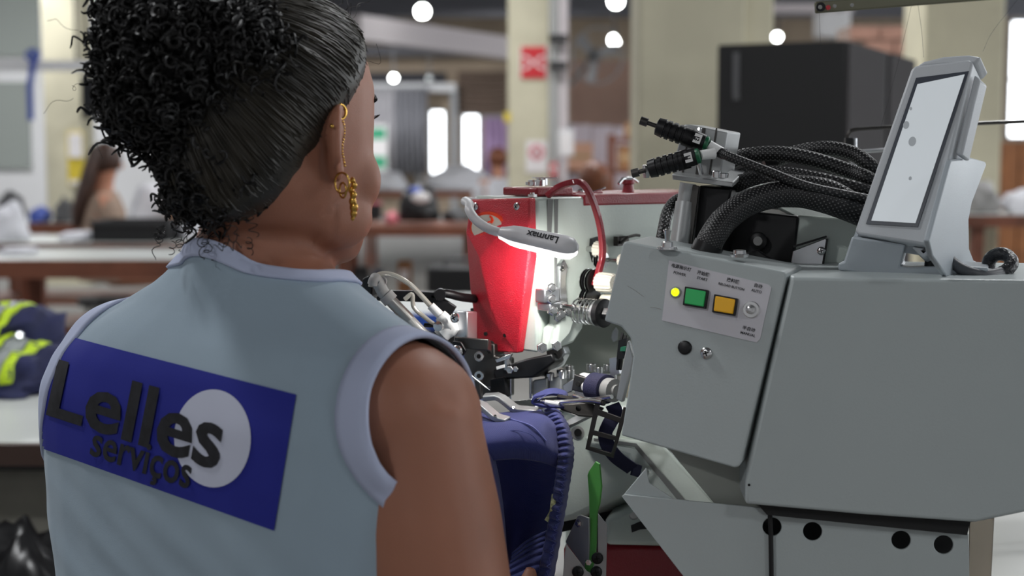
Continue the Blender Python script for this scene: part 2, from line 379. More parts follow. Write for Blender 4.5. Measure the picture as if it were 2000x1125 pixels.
curtain('grey pleated curtain hanging beside the green-banded poster', 716, 770, 172, 345, 29.45, m_curt, 5)
curtain('dark grey pleated curtain left of the narrow bright windows', 771, 834, 172, 340, 29.45, m_curt2, 6)
curtain('lilac cloth hanging right of the brightest narrow window', 944, 990, 228, 345, 29.45, mat('lilac_cloth', rgb(176,150,186), .8), 4)
r = thing('door_frame', 'pale grey frame around the two narrow bright windows', 'frame', P(860,416,29.6))
b = MB()
for px in (820, 888): x = bx(px); b.span((x-.07, 29.7, 0), (x+.07, 29.85, bz(170)))
b.build('jamb', m_frame, r)
b = MB(); b.span((bx(720), 29.65, bz(182)), (bx(892), 29.85, bz(166))); b.build('header', m_white, r)
m_brown = mat('dark_brown_panel', rgb(96,78,66), 0.7, noise_s=2, noise_a=.1)
r = thing('roller_door', 'brown slatted roller door above the brightest narrow window', 'door', P(940,225,29.8))
for k in range(7):
    b = MB(); z0 = bz(222)+k*(bz(140)-bz(222))/7; b.span((bx(896), 29.93, z0), (bx(990), 29.999, z0+(bz(140)-bz(222))/7-.02)); b.build('slat', m_brown, r)
# right of the cream column: brown wall, pale sheets, cartons
r = thing('partition_screen', 'pinkish brown board partition between cream column and broad column', 'partition', V((P(1180,300,20).x, 20, 0)))
for k in range(4):
    xa = 1112+k*36; b = MB(); b.span((P(xa,300,20).x, 20, 0), (P(xa+35,300,20).x, 20.06, P(0,118,20).z)); b.build('board', mat('pinkish_board', rgb(164,132,118), .8, noise_s=2, noise_a=.08), r)
m_lilac = mat('pale_lilac_sheet', rgb(214,204,214), 0.7)
r = thing('sheet_rack', 'rack hung with pale lilac sheets behind the brown-haired head', 'rack', V((P(1180,300,15).x, 15, 0)))
b = MB()
for px in (1114, 1240): x = P(px,300,15).x; b.span((x-.03, 15.1, 0), (x+.03, 15.16, P(0,240,15).z))
b.build('frame_post', m_frame, r)
b = MB(); z = P(0,332,14.5).z; b.span((P(1108,300,14.5).x, 14.45, z-.03), (P(1162,300,14.5).x, 15.12, z)); b.build('side_shelf', m_wood, r)
for k in range(3):
    xa = 1114+k*42; b = MB(); b.span((P(xa,300,15).x, 15, P(0,395,15).z), (P(xa+40,300,15).x, 15.06, P(0,243+k*2,15).z)); b.build('sheet', m_lilac, r, bev=.01)
m_card = mat('cardboard', rgb(160,116,80), 0.8, noise_s=5, noise_a=.1)
def carton(label, xa, xb, ya, yb, d, dep=.3, m=m_card):
    p0, p1 = P(xa,yb,d), P(xb,ya,d); r = thing('carton', label, 'box', V(((p0.x+p1.x)/2, d+dep/2, p0.z)))
    b = MB(); b.span((p0.x, d, p0.z), (p1.x, d+dep, p1.z)); b.build('body', m, r, bev=.006)
    b = MB(); b.span((p0.x+.02*(p1.x-p0.x), d-.003, (p0.z+p1.z)/2-.02), (p1.x-.02, d-.0005, (p0.z+p1.z)/2+.02)); b.build('tape', mat('parcel_tape', rgb(190,160,120), .4), r)
    return r
r = thing('storage_shelf', 'tall shelf holding cartons left of the broad column', 'shelf', V((P(1225,300,12).x, 12.2, 0)))
for py in (270, 332, 372, 430):
    b = MB(); z = P(0,py,12).z; b.span((P(1198,300,12).x, 12, z-.03), (P(1262,300,12).x, 12.4, z)); b.build('shelf_board', m_wood, r)
for px in (1197, 1261):
    for dy in (12.0, 12.37):
        b = MB(); x = P(px,300,12).x; b.span((x-.02, dy, 0), (x+.02, dy+.03, P(0,262,12).z)); b.build('upright', m_wood, r)
carton('brown carton on the second tier of the shelf by the broad column', 1210, 1240, 283, 331, 12.02)
carton('narrow brown carton on the top tier of the shelf by the broad column', 1224, 1247, 262-22, 269, 12.02)
carton('pale orange carton behind the pink sheets, right of the conduit', 1110, 1158, 278, 332, 14.5, m=mat('pale_orange_card', rgb(226,176,150), .8))
r = thing('wall_cabinet', 'small white cabinet hanging on the conduits of the cream column', 'cabinet', P(1106,280,12.8))
p = P(1106,279,12.75); b = MB(); b.box(p, (.13,.1,.24)); b.build('body', m_white, r, bev=.01); b = MB(); b.box(p+V((0,-.054,-.01)), (.11,.006,.19)); b.build('door', m_signw, r)
b = MB(); b.box(p+V((0,.06,0)), (.05,.06,.05)); b.build('mount', m_dgrey, r)

# ---------------------------------------------------------------- black cabinet
r = thing('steel_cabinet', 'tall black cabinet with grey side panels in front of broad column', 'cabinet', V((1.3, 5.5, 0)))
u = V((-.891,.454,0)); w = V((.454,.891,0)); c0 = V((1.161,5.0,0)); zt = P(0,78,5.0).z
m_cabg = mat('cabinet_grey', rgb(62,60,61), 0.9, noise_s=2, noise_a=.05, spec=.1); m_cabb = mat('cabinet_black', rgb(20,20,21), 0.6)
b = MB(); b.prism([c0+w*.01, c0+u*.47+w*.01, c0+u*.47+w*1.15, c0+w*1.15], V((0,0,zt))); b.build('body', m_cabb, r, bev=.006)
b = MB(); b.prism([c0+u*.005, c0+u*.465, c0+u*.465+w*.008, c0+u*.005+w*.008], V((0,0,zt-.01))); b.build('front_panel', m_cabb, r)
for (s0, s1) in ((.01, .58), (.66, 1.14)):
    b = MB(); b.prism([c0+w*s0, c0+w*s1, c0+w*s1-u*.012, c0+w*s0-u*.012], V((0,0,zt-.004))); b.build('side_panel', m_cabg, r, bev=.004)
b = MB(); q = c0+u*.395-w*.004; b.strap([q+V((0,0,zt-.03)), q+V((0,0,zt-.1)), q+V((0,0,zt-.17)), q-u*.003+V((0,0,zt-.2))], u, .022, .006); b.build('handle_strip', mat('strip_grey', rgb(90,90,92), .5), r)

# ---------------------------------------------------------------- benches
def bench(name, label, xa, xb, d, dep, ztop, skirt=.06, legs=True, edge=m_wood, top=m_top, shelf=None):
    a, c = P(xa,300,d).x, P(xb,300,d).x; r = thing(name, label, 'table', V(((a+c)/2, d+dep/2, 0)))
    b = MB(); b.span((a, d, ztop-.02), (c, d+dep, ztop)); b.build('tabletop', top, r, bev=.004)
    b = MB(); b.span((a-.005, d-.02, ztop-skirt), (c+.005, d, ztop+.002)); b.span((a, d, ztop-skirt), (c, d+dep, ztop-.021)); b.build('edge_frame', edge, r)
    if legs:
        n = max(2, int((c-a)/1.2)+1)
        for i in range(n):
            for dy in (d+.03, d+dep-.08):
                b = MB(); x = a+.05+(c-a-.15)*i/(n-1); b.span((x, dy, 0), (x+.06, dy+.06, ztop-skirt)); b.build('leg', edge, r)
    if shelf:
        b = MB(); b.span((a, d+.05, shelf-.03), (c, d+dep-.02, shelf)); b.build('lower_shelf', edge, r)
    return r
bench('work_table', 'long white worktop with reddish wooden edge nearest behind her shoulder', -80, 560, 6.0, .75, .80, .075, shelf=.3)
bench('work_table', 'white worktop strewn with cloth, second row behind her shoulder', -80, 560, 7.6, .8, .77, .07, shelf=.3)
bench('work_table', 'far white worktop where the long-haired worker sits', -80, 420, 9.6, .8, .78, .07, shelf=.25)
bench('work_table', 'brown wooden bench with shelf under it, behind the woman\'s chin', 640, 935, 8.8, .7, .80, .06, top=m_wood, shelf=.32)
bench('work_table', 'low white worktop with blue edge left of the sewing head', 640, 960, 4.7, .7, .72, .05, edge=mat('blue_edge', rgb(40,80,170), .5))
bench('work_table', 'white worktop in front of the far curtains', 700, 990, 15, .9, .86, .07)
bench('work_table', 'white worktop beside the far right windows', 1890, 2150, 7.4, .7, .93, .06)
m_cloth = mat('white_cloth', rgb(222,222,228), .8); m_navy = mat('navy_cloth', rgb(34,38,78), .8, noise_s=14, noise_a=.25, bump=.3, bump_s=60)
def heap(name, label, cat, c, rad, m, seed=0, amp=.25, n=28, k=18, freq=3.2, parent=None, flat=True):
    b = MB(); b.ell((0,0,0), (1,1,1), n=n, m=k); vs = []
    for p in b.v:
        q = V(p); f = 1 + amp*noise.noise(q*freq*.6+V((seed*7.1,0,0))) + amp*.4*noise.noise(q*freq*1.7+V((seed*3.3,5,0)))
        z = q.z*f
        if flat: z = max(z, -.25)
        vs.append((c[0]+q.x*f*rad[0], c[1]+q.y*f*rad[1], c[2]+(z+(.25 if flat else 0))*rad[2]+(.002 if flat else 0)))
    b.v = vs; o = b.build(name, m, parent, ang=60)
    if cat: tag(o, label, cat)
    return o
m_bag = mat('black_bag', rgb(18,18,20), .35, bump=.2, bump_s=40)
r = thing('tool_bag', 'shiny black bag with blue lid and white patch on brown bench', 'bag', P(818,430,9.1))
heap('body', '', None, P(818,432,9.15)+V((0,0,.0)), (.13,.12,.19), m_bag, 2, .15, parent=r)
heap('lid', '', None, P(812,377,9.1), (.05,.05,.03), m_blue, 3, .1, parent=r)
heap('patch', '', None, P(822,386,8.99), (.06,.02,.035), m_signw, 4, .1, parent=r, flat=False)
r = thing('thread_box', 'black cube box with pink trim on brown bench by her cheek', 'box', P(732,430,9))
p = P(732,413,9.05); b = MB(); b.box(p, (.085,.085,.1)); b.build('body', m_black, r, bev=.006); b = MB(); b.box(p+V((.0,0,.054)), (.09,.09,.012)); b.build('lid', m_pink, r)
for i, (px, py, rx, rz_, mm, lab) in enumerate(((892,424,.09,.07,m_dgrey,'dark grey cloth heap right of the black bag on brown bench'), (930,426,.035,.06,mat('green_scraps', rgb(120,140,80),.8),'olive green scraps at the right end of brown bench'), (765,428,.05,.06,m_pink,'small pink scrap left of the black bag on brown bench'))):
    heap('cloth_heap', lab, 'cloth', P(px,py+8,9.15), (rx,.1,rz_), mm, 10+i)
for i, (px, rx, rz_, d, z, lab) in enumerate(((760,.2,.16,15.4,.86,'white cloth heap on the far worktop beside the bright window'), (900,.35,.2,15.5,.86,'long pale cloth heap on the far worktop, left of cream column'))):
    heap('cloth_heap', lab, 'cloth', V((P(px,300,d).x, d, z)), (rx,.2,rz_), m_cloth, 20+i)
for i, (px, py, d, s, mm, lab) in enumerate(((700,500,9.1,(.1,.12,.2),m_black,'black crate on the lower shelf of brown bench, below her chin'), (735,492,9.15,(.07,.1,.17),mat('navy_crate',rgb(40,44,80),.6),'navy and white package on lower shelf of brown bench'), (787,490,9.1,(.09,.1,.24),m_card,'tan cardboard tube box on lower shelf of brown bench'), (880,500,9.1,(.26,.3,.22),m_black,'wide black crate on lower shelf of brown bench'))):
    z0 = .32; c = P(px,300,d); r = thing('storage_crate', lab, 'crate', V((c.x, d, z0)))
    b = MB(); b.box((c.x, d+.1, z0+s[2]/2+.001), s); b.build('body', mm, r, bev=.006)
    b = MB(); b.box((c.x, d+.1-s[1]/2-.004, z0+s[2]*.62), (s[0]*.6, .006, s[2]*.3)); b.build('label_patch', m_signw if i in (1,2) else m_dgrey, r)
r = thing('black_case', 'big black case standing on floor under brown bench near the red machine', 'case', V((P(905,300,8.4).x, 8.4, 0)))
p = V((P(895,300,8.3).x, 8.3, .3)); b = MB(); b.box(p, (.36,.3,.6)); b.build('body', m_black, r, bev=.02); b = MB(); b.tube([p+V((-.08,-.05,.3)), p+V((-.08,-.05,.34)), p+V((.08,-.05,.34)), p+V((.08,-.05,.3))], .012, 8); b.build('handle', m_dgrey, r)
# clutter on the left worktops
r = thing('storage_tray', 'long black plastic tray on worktop behind her left shoulder', 'tray', V((P(262,300,7.9).x, 7.9, .77)))
xa, xb = P(190,300,7.9).x, P(338,300,7.9).x; b = MB(); z0 = .771; z1 = z0+.115
b.span((xa,7.75,z0),(xb,8.1,z0+.01)); b.span((xa,7.75,z0),(xb,7.765,z1)); b.span((xa,8.085,z0),(xb,8.1,z1)); b.span((xa,7.75,z0),(xa+.015,8.1,z1)); b.span((xb-.015,7.75,z0),(xb,8.1,z1)); b.build('body', m_black, r, bev=.004)
b = MB(); b.span((xa-.012,7.738,z1-.02),(xb+.012,7.75,z1)); b.build('rim', m_dgrey, r)
for i, (px, d, rx, h, z, mm, lab) in enumerate(((15,7.9,.1,.2,.77,m_cloth,'white crumpled cloth at the left edge on second worktop'), (150,7.9,.1,.05,.77,m_cloth,'flat white cloth scraps on second worktop at left'), (300,9.9,.16,.26,.78,m_cloth,'white fabric piled upright in front of the long-haired worker'), (376,8.0,.08,.16,.77,m_cloth,'small white cloth roll right of the black tray'), (75,9.8,.07,.1,.78,m_blue,'pale blue cloth bundle on the far left worktop'), (20,9.85,.09,.2,.78,m_dgrey,'dark machine cover at the left edge of far worktop'), (122,9.8,.06,.16,.78,m_dgrey,'small dark grey sewing head on far left worktop'), (355,9.7,.1,.32,.78,m_card,'tan paper bundle right of the white fabric'), (30,6.4,.09,.03,.8,m_cloth,'flat white offcut on nearest worktop at left edge'))):
    heap('cloth_heap', lab, 'cloth', V((P(px,300,d).x, d, z)), (rx,.12,h/1.25), mm, 30+i, .3)
b = MB(); p = V((P(38,300,9.75).x, 9.75, .78))
# far workers: seated, each a continuous skinned body with hair and clothes
m_skin2 = mat('skin_far', rgb(186,130,104), .6)
def far_worker(label, loc, yaw, scale, m_shirt, m_hair, hair_long, reach=.28, hat=False):
    r = thing('person', label, 'person', loc)
    Rm = rz(yaw)
    def W(p): return V(loc) + Rm @ (V(p)*scale)
    sk = [((0,0,.50),.15),((0,.0,.72),.135),((0,.01,.92),.15),((0,.01,1.02),.075),((0,.02,1.10),.055),((0,.04,1.20),.085),((0,.05,1.28),.075)]
    ed = [(i,i+1) for i in range(6)]
    for s in (1,-1):
        k = len(sk); sk += [((s*.17,.0,.97),.065),((s*.21,.06,.74),.05),((s*.14,reach,.76),.038),((s*.12,reach+.09,.77),.035)]; ed += [(2,k),(k,k+1),(k+1,k+2),(k+2,k+3)]
        k = len(sk); sk += [((s*.10,.05,.50),.09),((s*.11,.40,.48),.07),((s*.11,.40,.12),.05),((s*.11,.50,.05),.045)]; ed += [(0,k),(k,k+1),(k+1,k+2),(k+2,k+3)]
    me = bpy.data.meshes.new('body'); me.from_pydata([W(p) for p, _ in sk], ed, []); o = bpy.data.objects.new('body', me); COL.objects.link(o); adopt(o, r)
    sm = o.modifiers.new('skin', 'SKIN'); ly = me.skin_vertices[0] if me.skin_vertices else None
    if ly is None:
        bpy.context.view_layer.objects.active = o; ly = me.skin_vertices.new() if hasattr(me.skin_vertices, 'new') else None
    if ly:
        for i, (_, q) in enumerate(sk): ly.data[i].radius = (q*scale, q*scale)
        ly.data[0].use_root = True
    sb = o.modifiers.new('sub', 'SUBSURF'); sb.levels = 2; sb.render_levels = 2
    me.materials.append(m_skin2)
    # shirt shell: tapered loft around the trunk
    b = MB(); rings = []
    for (z, a, c, f) in ((.46,.19,.16,.0),(.60,.175,.15,0),(.75,.17,.145,0),(.90,.19,.14,.01),(.98,.17,.11,.01),(1.03,.09,.08,.015)):
        rings.append([W((a*math.cos(t*PI/10), f+c*math.sin(t*PI/10), z)) for t in range(20)])
    b.loft(rings)
    for s in (1,-1): b.tube([W((s*.13,.0,.96)), W((s*.19,.02,.90)), W((s*.205,.045,.80))], [.08*scale,.075*scale,.066*scale], 10)
    b.build('shirt', m_shirt, r)
    b = MB(); c = W((0,.045,1.21))
    b.ell(W((0,.025,1.235)), (.098*scale,.108*scale,.11*scale), Rm, 18, 10)
    if hair_long:
        rings = []
        for (z, a, f) in ((1.28,.09,-.02),(1.18,.11,-.06),(1.05,.115,-.10),(.92,.10,-.14),(.80,.05,-.14)):
            rings.append([W((a*math.cos(t*PI/8), f+.05*math.sin(t*PI/8), z)) for t in range(16)])
        b.loft(rings)
    b.build('hair', m_hair, r)
    b = MB(); b.ell(W((0,.115,1.19)), (.014*scale,.03*scale,.022*scale), Rm, 10, 6); b.build('nose', m_skin2, r)
    # stool
    s = thing('work_stool', 'dark work stool under ' + label.split(',')[0], 'stool', loc)
    b = MB(); b.lathe(V(loc)+V((0,0,.295*scale)), (0,0,1), [(0,.16),(.03,.17),(.05,.16)], 18); b.build('seat', m_black, s)
    for k in range(4):
        a = PI/4+k*PI/2; b = MB(); b.cyl(V(loc)+V((.11*math.cos(a),.11*math.sin(a),.295*scale)), V(loc)+V((.17*math.cos(a),.17*math.sin(a),0)), .014, 8); b.build('leg', m_dgrey, s)
    return r
m_hairb = mat('brown_hair', rgb(64,40,30), .5, noise_s=20, noise_a=.3); m_haira = mat('auburn_hair', rgb(120,68,42), .5, noise_s=20, noise_a=.25)
m_shirtt = mat('tan_top', rgb(150,128,112), .8); m_shirtw = mat('pale_shirt', rgb(200,200,206), .8)
far_worker('long-haired worker in tan sleeveless top handling white fabric at left', V((P(196,300,9.0).x, 9.0, 0)), -1.15, .985, m_shirtt, m_hairb, True, .36)
far_worker('worker in pale shirt sitting far off left of the cream column', V((P(974,300,14.2).x, 14.2, 0)), .3, .98, m_shirtw, m_haira, False)
far_worker('auburn-haired worker whose head shows above the red machine arm', V((P(1163,300,7.6).x, 7.6, 0)), .1, .90, m_shirtw, m_haira, False)
# right side background: brown racks and pale bundle by the window
r = thing('wooden_rack', 'brown wooden rack below the bright window at right edge', 'rack', V((P(1995,300,11).x, 11.1, 0)))
for k in range(3):
    b = MB(); x = P(1957+k*36,300,11).x; b.span((x, 11, 0), (x+.13, 11.1, P(0,278,11).z)); b.build('plank', mat('orange_wood', rgb(150,96,56), .6, noise_s=5, noise_a=.2), r)
b = MB(); b.span((P(1955,300,11).x, 11.1, .6), (P(2070,300,11).x, 11.13, .75)); b.build('rail', m_wood, r)
heap('cloth_heap', 'grey bundled plastic beside the tilted touch screen stand', 'cloth', V((P(1905,300,7.7).x, 7.7, .93)), (.13,.12,.13), mat('grey_plastic_wrap', rgb(150,148,146), .4, noise_s=14, noise_a=.3), 51, .35)
heap('cloth_heap', 'white cloth pile on worktop at the right edge', 'cloth', V((P(2014,300,7.7).x, 7.7, .93)), (.14,.12,.1), m_cloth, 52, .35)
r = thing('white_box', 'white box standing for a bright rectangle below the ceiling, above the black cabinet', 'duct', P(1624,72,14.1))  # plain white box added to stand in for a bright rectangle
b = MB(); b.span(P(1600,72,14), P(1648,28,14.3)); b.build('body', m_white, r, bev=.02)
for px in (1608, 1640): b = MB(); q = P(px,30,14.15); b.cyl(q, V((q.x, q.y, ZC)), .012, 8); b.build('hanger_rod', m_dgrey, r)
r = thing('brick_pier', 'pinkish brick pier right of the black cabinet', 'pier', V((P(1720,300,10).x, 10.2, 0)))
b = MB(); b.span((P(1655,300,10).x, 10.02, 0), (P(1797,300,10).x, 10.4, P(0,50,10).z)); b.build('core', mat('mortar', rgb(160,140,130), .9), r)
mbrick = mat('pink_brick', rgb(178,136,120), .85, noise_s=8, noise_a=.12)
zt = P(0,50,10).z; xa, xb = P(1655,300,10).x, P(1797,300,10).x; bw = (xb-xa)/2.5; me_b = MB().box((0,0,0), (bw-.012, .03, .085)).mesh('brick'); me_b.materials.append(mbrick)
row = 0; z = zt-.05
while z > zt-.55:
    off = (row % 2)*bw/2; x = xa+bw/2-off
    while x < xb+bw/2:
        if x-bw/2 > xa-.01 and x+bw/2 < xb+.01: o = place('brick', me_b, None, r); o.location = (x, 10.005, z)
        x += bw
    row += 1; z -= .098
# ceiling joists seen above the cabinet
b = MB(); b.span(P(1455,24,17), P(1660,10,17.2)); struct(b.build('trim_6', m_beamw))

# ---------------------------------------------------------------- near left: table with garments and sack
bench('work_table', 'white table with dark brown edge carrying navy uniforms at left', -330, 300, 2.45, 1.0, .745, .035, edge=mat('dark_wood', rgb(66,46,38), .5))
m_hv = mat('hivis_yellow', rgb(200,230,40), .6); m_refl = mat('reflective_grey', rgb(150,155,155), .4)
def garment(label, px, d, z, rad, seed, bands):
    c = V((P(px,300,d).x, d, z)); r = thing('folded_uniform', label, 'clothing', c, 'navy uniforms on left table')
    body = heap('cloth', '', None, c, rad, m_navy, seed, .38, 40, 26, 3.6, r)
    bv = BVHTree.FromPolygons([v.co for v in body.data.vertices], [tuple(p.vertices) for p in body.data.polygons])
    for (a0, tilt) in bands:
        for (off, w, mm, nm) in ((-.028,.02,m_hv,'hi_vis_tape'), (0,.03,m_refl,'reflective_tape'), (.028,.02,m_hv,'hi_vis_tape')):
            vs = []; n = 26
            for i in range(n+1):
                for s in (-1, 1):
                    t = i/n; ang = -2.9+t*2.6
                    x = a0+off+s*w/2+tilt*(t-.5)
                    o = c + V((x, 0, rad[2]*.35)); dirv = V((0, math.cos(ang)*1.0*(-1 if False else 1), -math.sin(ang)))
                    dirv = V((0, -math.cos(t*PI*.62), math.sin(t*PI*.62)))
                    h = bv.ray_cast(o, dirv)
                    vs.append((h[0]+dirv*.004) if h[0] else o+dirv*rad[1]*.9)
            b = MB(); b.add(vs, [(2*i, 2*i+1, 2*i+3, 2*i+2) for i in range(n)]); q = b.build(nm, mm, r); so = q.modifiers.new('s','SOLIDIFY'); so.thickness = .003
    return r
garment('navy work jacket heap with yellow reflective bands, top of the pile', -12, 3.12, .79, (.13,.15,.105), 3, ((.02,.05),))
garment('navy uniform lying flat under the heap, yellow tape at its corner', -10, 3.02, .746, (.13,.13,.085), 5, ((.04,.04),))
b = MB(); p = P(40,655,3.0); b.lathe(p, (0,-1,.3), [(0,.009),(.004,.01),(.007,.006)], 14); tag(b.build('snap_button', mat('chrome', rgb(210,212,215), .2, 1.0)), 'shiny metal snap button on the navy uniform heap', 'button')
heap('sack', 'black plastic sack on the floor at bottom left corner', 'sack', V((P(30,300,2.3).x, 2.30, .0)), (.17,.15,.50), m_bag, 61, .2)
r = thing('fabric_bin', 'grey canvas bin standing below the brown-edged table', 'bin', V((P(20,300,2.62).x, 2.75, 0)))
p = V((P(25,300,2.6).x, 2.85, .3)); b = MB(); b.prism([p+V((-.3,-.18,-.3)), p+V((.26,-.18,-.3)), p+V((.26,.18,-.3)), p+V((-.3,.18,-.3))], (0,0,.66)); b.build('body', mat('canvas_grey', rgb(150,148,138), .9, noise_s=6, noise_a=.15), r, bev=.03)
b = MB(); q = p+V((-.02,0,.36)); b.tube([q+V((.285*math.copysign(abs(math.cos(t*PI/12))**.5, math.cos(t*PI/12)), .18*math.copysign(abs(math.sin(t*PI/12))**.5, math.sin(t*PI/12)), 0)) for t in range(24)], .012, 6, closed=True); b.build('rim', m_dgrey, r)
# ================================================================ the sewing station
m_cream = mat('machine_enamel', rgb(196,206,198), 0.35, noise_s=6, noise_a=0.05, bump=0.08, bump_s=400, coat=.2)
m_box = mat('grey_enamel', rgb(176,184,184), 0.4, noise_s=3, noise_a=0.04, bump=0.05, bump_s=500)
m_redp = mat('red_hammer_paint', rgb(194,30,48), 0.38, bump=0.55, bump_s=900, coat=.3)
m_dred = mat('dark_red_paint', rgb(140,14,34), 0.35, bump=0.35, bump_s=700, coat=.3)
m_chrome = mat('polished_steel', rgb(205,205,205), 0.22, 1.0)
m_alu = mat('brushed_aluminium', rgb(190,192,195), 0.35, 1.0, noise_s=30, noise_a=.08)
m_steel = mat('dark_steel', rgb(80,78,76), 0.38, 0.9, noise_s=20, noise_a=.15)
m_satin = mat('satin_steel', rgb(172,174,174), .42, .45, noise_s=25, noise_a=.06)
m_blk = mat('black_oxide', rgb(20,20,22), 0.4, .3)
m_matte = mat('matte_black', rgb(14,14,15), 0.7)
m_knob = mat('cream_knob', rgb(226,222,206), 0.4)
m_lampw = mat('lamp_grey_white', rgb(206,206,208), 0.4)
m_whitep = mat('white_fitting', rgb(228,228,226), 0.4)
m_greyf = mat('grey_fitting', rgb(150,150,148), 0.5)
m_hole = mat('hole_black', rgb(8,8,8), 0.9)
m_ink = mat('ink_black', rgb(28,28,32), 0.7)
A = V((.7071,.7071,0)); NS = V((.7071,-.7071,0)); NF = -A; UP = V((0,0,1))
# shared screw head (unit radius, axis +Z) with a dark cross on top for the shade of its recess
def make_screw_mesh():
    b = MB(); b.lathe((0,0,0), (0,0,1), [(0,1),(.35,1),(.55,.8),(.62,.45)], 14); me = b.mesh('screw'); nb = len(me.polygons)
    b.box((0,0,.6), (1.0,.22,.12)); b.box((0,0,.6), (.22,1.0,.12)); me = b.mesh('screw')
    me.materials.append(m_chrome); me.materials.append(m_hole)
    for p in me.polygons:
        if p.index >= nb: p.material_index = 1
    return me
ME_SCREW = make_screw_mesh()
b = MB(); b.lathe((0,0,0), (0,0,1), [(0,1),(.9,1),(1,.9)], 16); b.lathe((0,0,1.0), (0,0,1), [(0,.5),(.02,.5)], 6); ME_BOLT = b.mesh('bolt'); ME_BOLT.materials.append(m_chrome); ME_BOLT.materials.append(m_hole)
for p in ME_BOLT.polygons:
    if all(abs(ME_BOLT.vertices[i].co.z) > .99 and ME_BOLT.vertices[i].co.xy.length < .6 for i in p.vertices): p.material_index = 1
b = MB(); b.lathe((0,0,0), (0,0,1), [(0,1),(.7,1),(.8,.85)], 6); b.lathe((0,0,.75), (0,0,1), [(0,.55),(.5,.5)], 10); ME_NUT = b.mesh('nut', 20); ME_NUT.materials.append(m_chrome)
ME_BLKBOLT = ME_SCREW.copy(); ME_BLKBOLT.materials[0] = m_blk
def fix(me, pos, n, r, parent, name=None, h=1.0):
    o = place(name or me.name, me, None, parent); o.location = pos; o.rotation_euler = V((0,0,1)).rotation_difference(V(n)).to_euler(); o.scale = (r, r, r*h); return o
def slab(px, o, n, th, vec=None):
    b = MB(); n = V(n).normalized(); b.prism([onpl(x, y, o, n) for x, y in px], vec if vec is not None else -n*th); return b

SM = thing('sewing_machine', 'red-fronted cream automatic sewing machine with exposed needle mechanism', 'sewing machine', V((.2,1.6,.80)))
C0 = P(1049,386,1.42)
def S(px, py, out=0.0): return onpl(px, py, C0, NS) + NS*out      # point on the cream side
def Fp(px, py, out=0.0): return onpl(px, py, C0, NF) + NF*out     # point on the face-plate plane
# cream arm: side outline swept across the head width
prof = [(1049,386),(1150,384),(1335,379),(1420,376),(1420,585),(1250,590),(1150,598),(1112,640),(1092,670),(1060,684),(1027,690)]
b = MB(); pts = [S(x, y) for x, y in prof[:-1]] + [V((C0.x, C0.y, S(1049,690).z))]; b.prism(pts, -NS*.092); arm = b.build('arm', m_cream, SM, bev=.003)
# face plate with a folded ridge
ol = [(933,389,.010),(1047,386,.010),(1050,500,.012),(1041,565,.012),(1024,688,.010),(962,685,.010),(958,669,.010),(945,665,.010),(931,560,.010),(926,450,.012)]
rg = [(972,500,.026),(985,600,.020),(990,640,.012)]
vs = [Fp(*q) for q in ol] + [Fp(*q) for q in rg] + [Fp(x, y, 0) for x, y, _ in ol]; n = len(ol)
fs = [(0,1,2,10,9), (2,3,11,10), (3,4,12,11), (4,5,6,7,12), (7,8,11,12), (8,9,10,11)] + [(i, n+3+i, n+3+(i+1) % n, (i+1) % n) for i in range(n)] + [tuple(range(2*n+2, n+2, -1))]
b = MB(); b.add(vs, fs); fpl = b.build('face_plate', m_redp, SM, bev=.002, seg=3, ang=20)
for (x, y, r_) in ((944,403,.0042),(1025,403,.0042)): fix(ME_SCREW, Fp(x, y, .0105), NF, r_, fpl)
b = MB(); b.lathe(Fp(974,676,.0125), NF, [(-.01,.0068),(.0004,.0068)], 20); b.build('screw_recess', m_hole, fpl); fix(ME_SCREW, Fp(974,676,.0125), NF, .0048, fpl)
for (x, y) in ((965,650),(1003,653)): b = MB(); b.lathe(Fp(x, y, .012), NF, [(-.004,.002),(.0012,.002)], 10); b.build('small_hole', m_hole, fpl)
# emblem: orange oval, grey oval, orange curl
m_or = mat('emblem_orange', rgb(232,64,24), .45); m_eg = mat('emblem_grey', rgb(190,184,172), .45)
fx = (Fp(1000,440)-Fp(960,440)).normalized(); ec = Fp(972,444,.0135)
for (k, (rx, ry, mm, nm)) in enumerate(((.026,.0165,m_or,'emblem_rim'),(.0225,.0135,m_eg,'emblem_disc'))):
    me = curve_plate(circ(0,0,rx,36,ry), [], ec+NF*(.001+k*.0012), fx, UP, .0025); place(nm, me, mm, fpl)
for (x, y, s) in ((-.004,-.004,1.0),(.006,.0085,.8)):
    me = curve_plate([(x+s*p, y+s*q) for p, q in ((-.007,-.005),(-.001,-.0035),(.003,-.005),(.006,-.001),(.004,.003),(.000,.0055),(-.001,.003),(.002,.001),(.001,-.002),(-.003,-.002))], [], ec+NF*.0032, fx, UP, .001); place('emblem_mark', me, m_or, fpl)
# red cover strip along the arm's top
b = MB(); b.prism([S(1139,402,.0015), S(1139,380,.0015), S(1415,372,.0015), S(1415,396,.0015)], -NS*.095); b.build('top_cover', m_dred, SM, bev=.002)
b = MB(); b.prism([S(1066,384,-.012)+UP*.0, S(1066,367,-.012), S(1137,365,-.012), S(1137,382,-.012)], -NS*.05); b.build('oil_cap_base', m_dred, SM, bev=.002)
b = MB(); b.cyl(S(1090,364,-.03), S(1090,352,-.03), .009, 16); b.cyl(S(1107,362,-.035), S(1107,349,-.035), .006, 12); b.cyl(S(1079,362,-.03), S(1079,356,-.03), .006, 12); b.build('thread_guide_posts', m_chrome, SM)
b = MB(); b.box(S(1112,348,-.035), (.024,.012,.0012), rz(.3)); b.build('guide_cap', m_chrome, SM)
for (x, y) in ((975,385),(997,384)): fix(ME_NUT, Fp(x, y, -.03), UP, .006, SM, 'oil_nut', .5)
fix(ME_NUT, S(1054,385,-.01), UP, .0045, SM, 'oil_nut', .8)
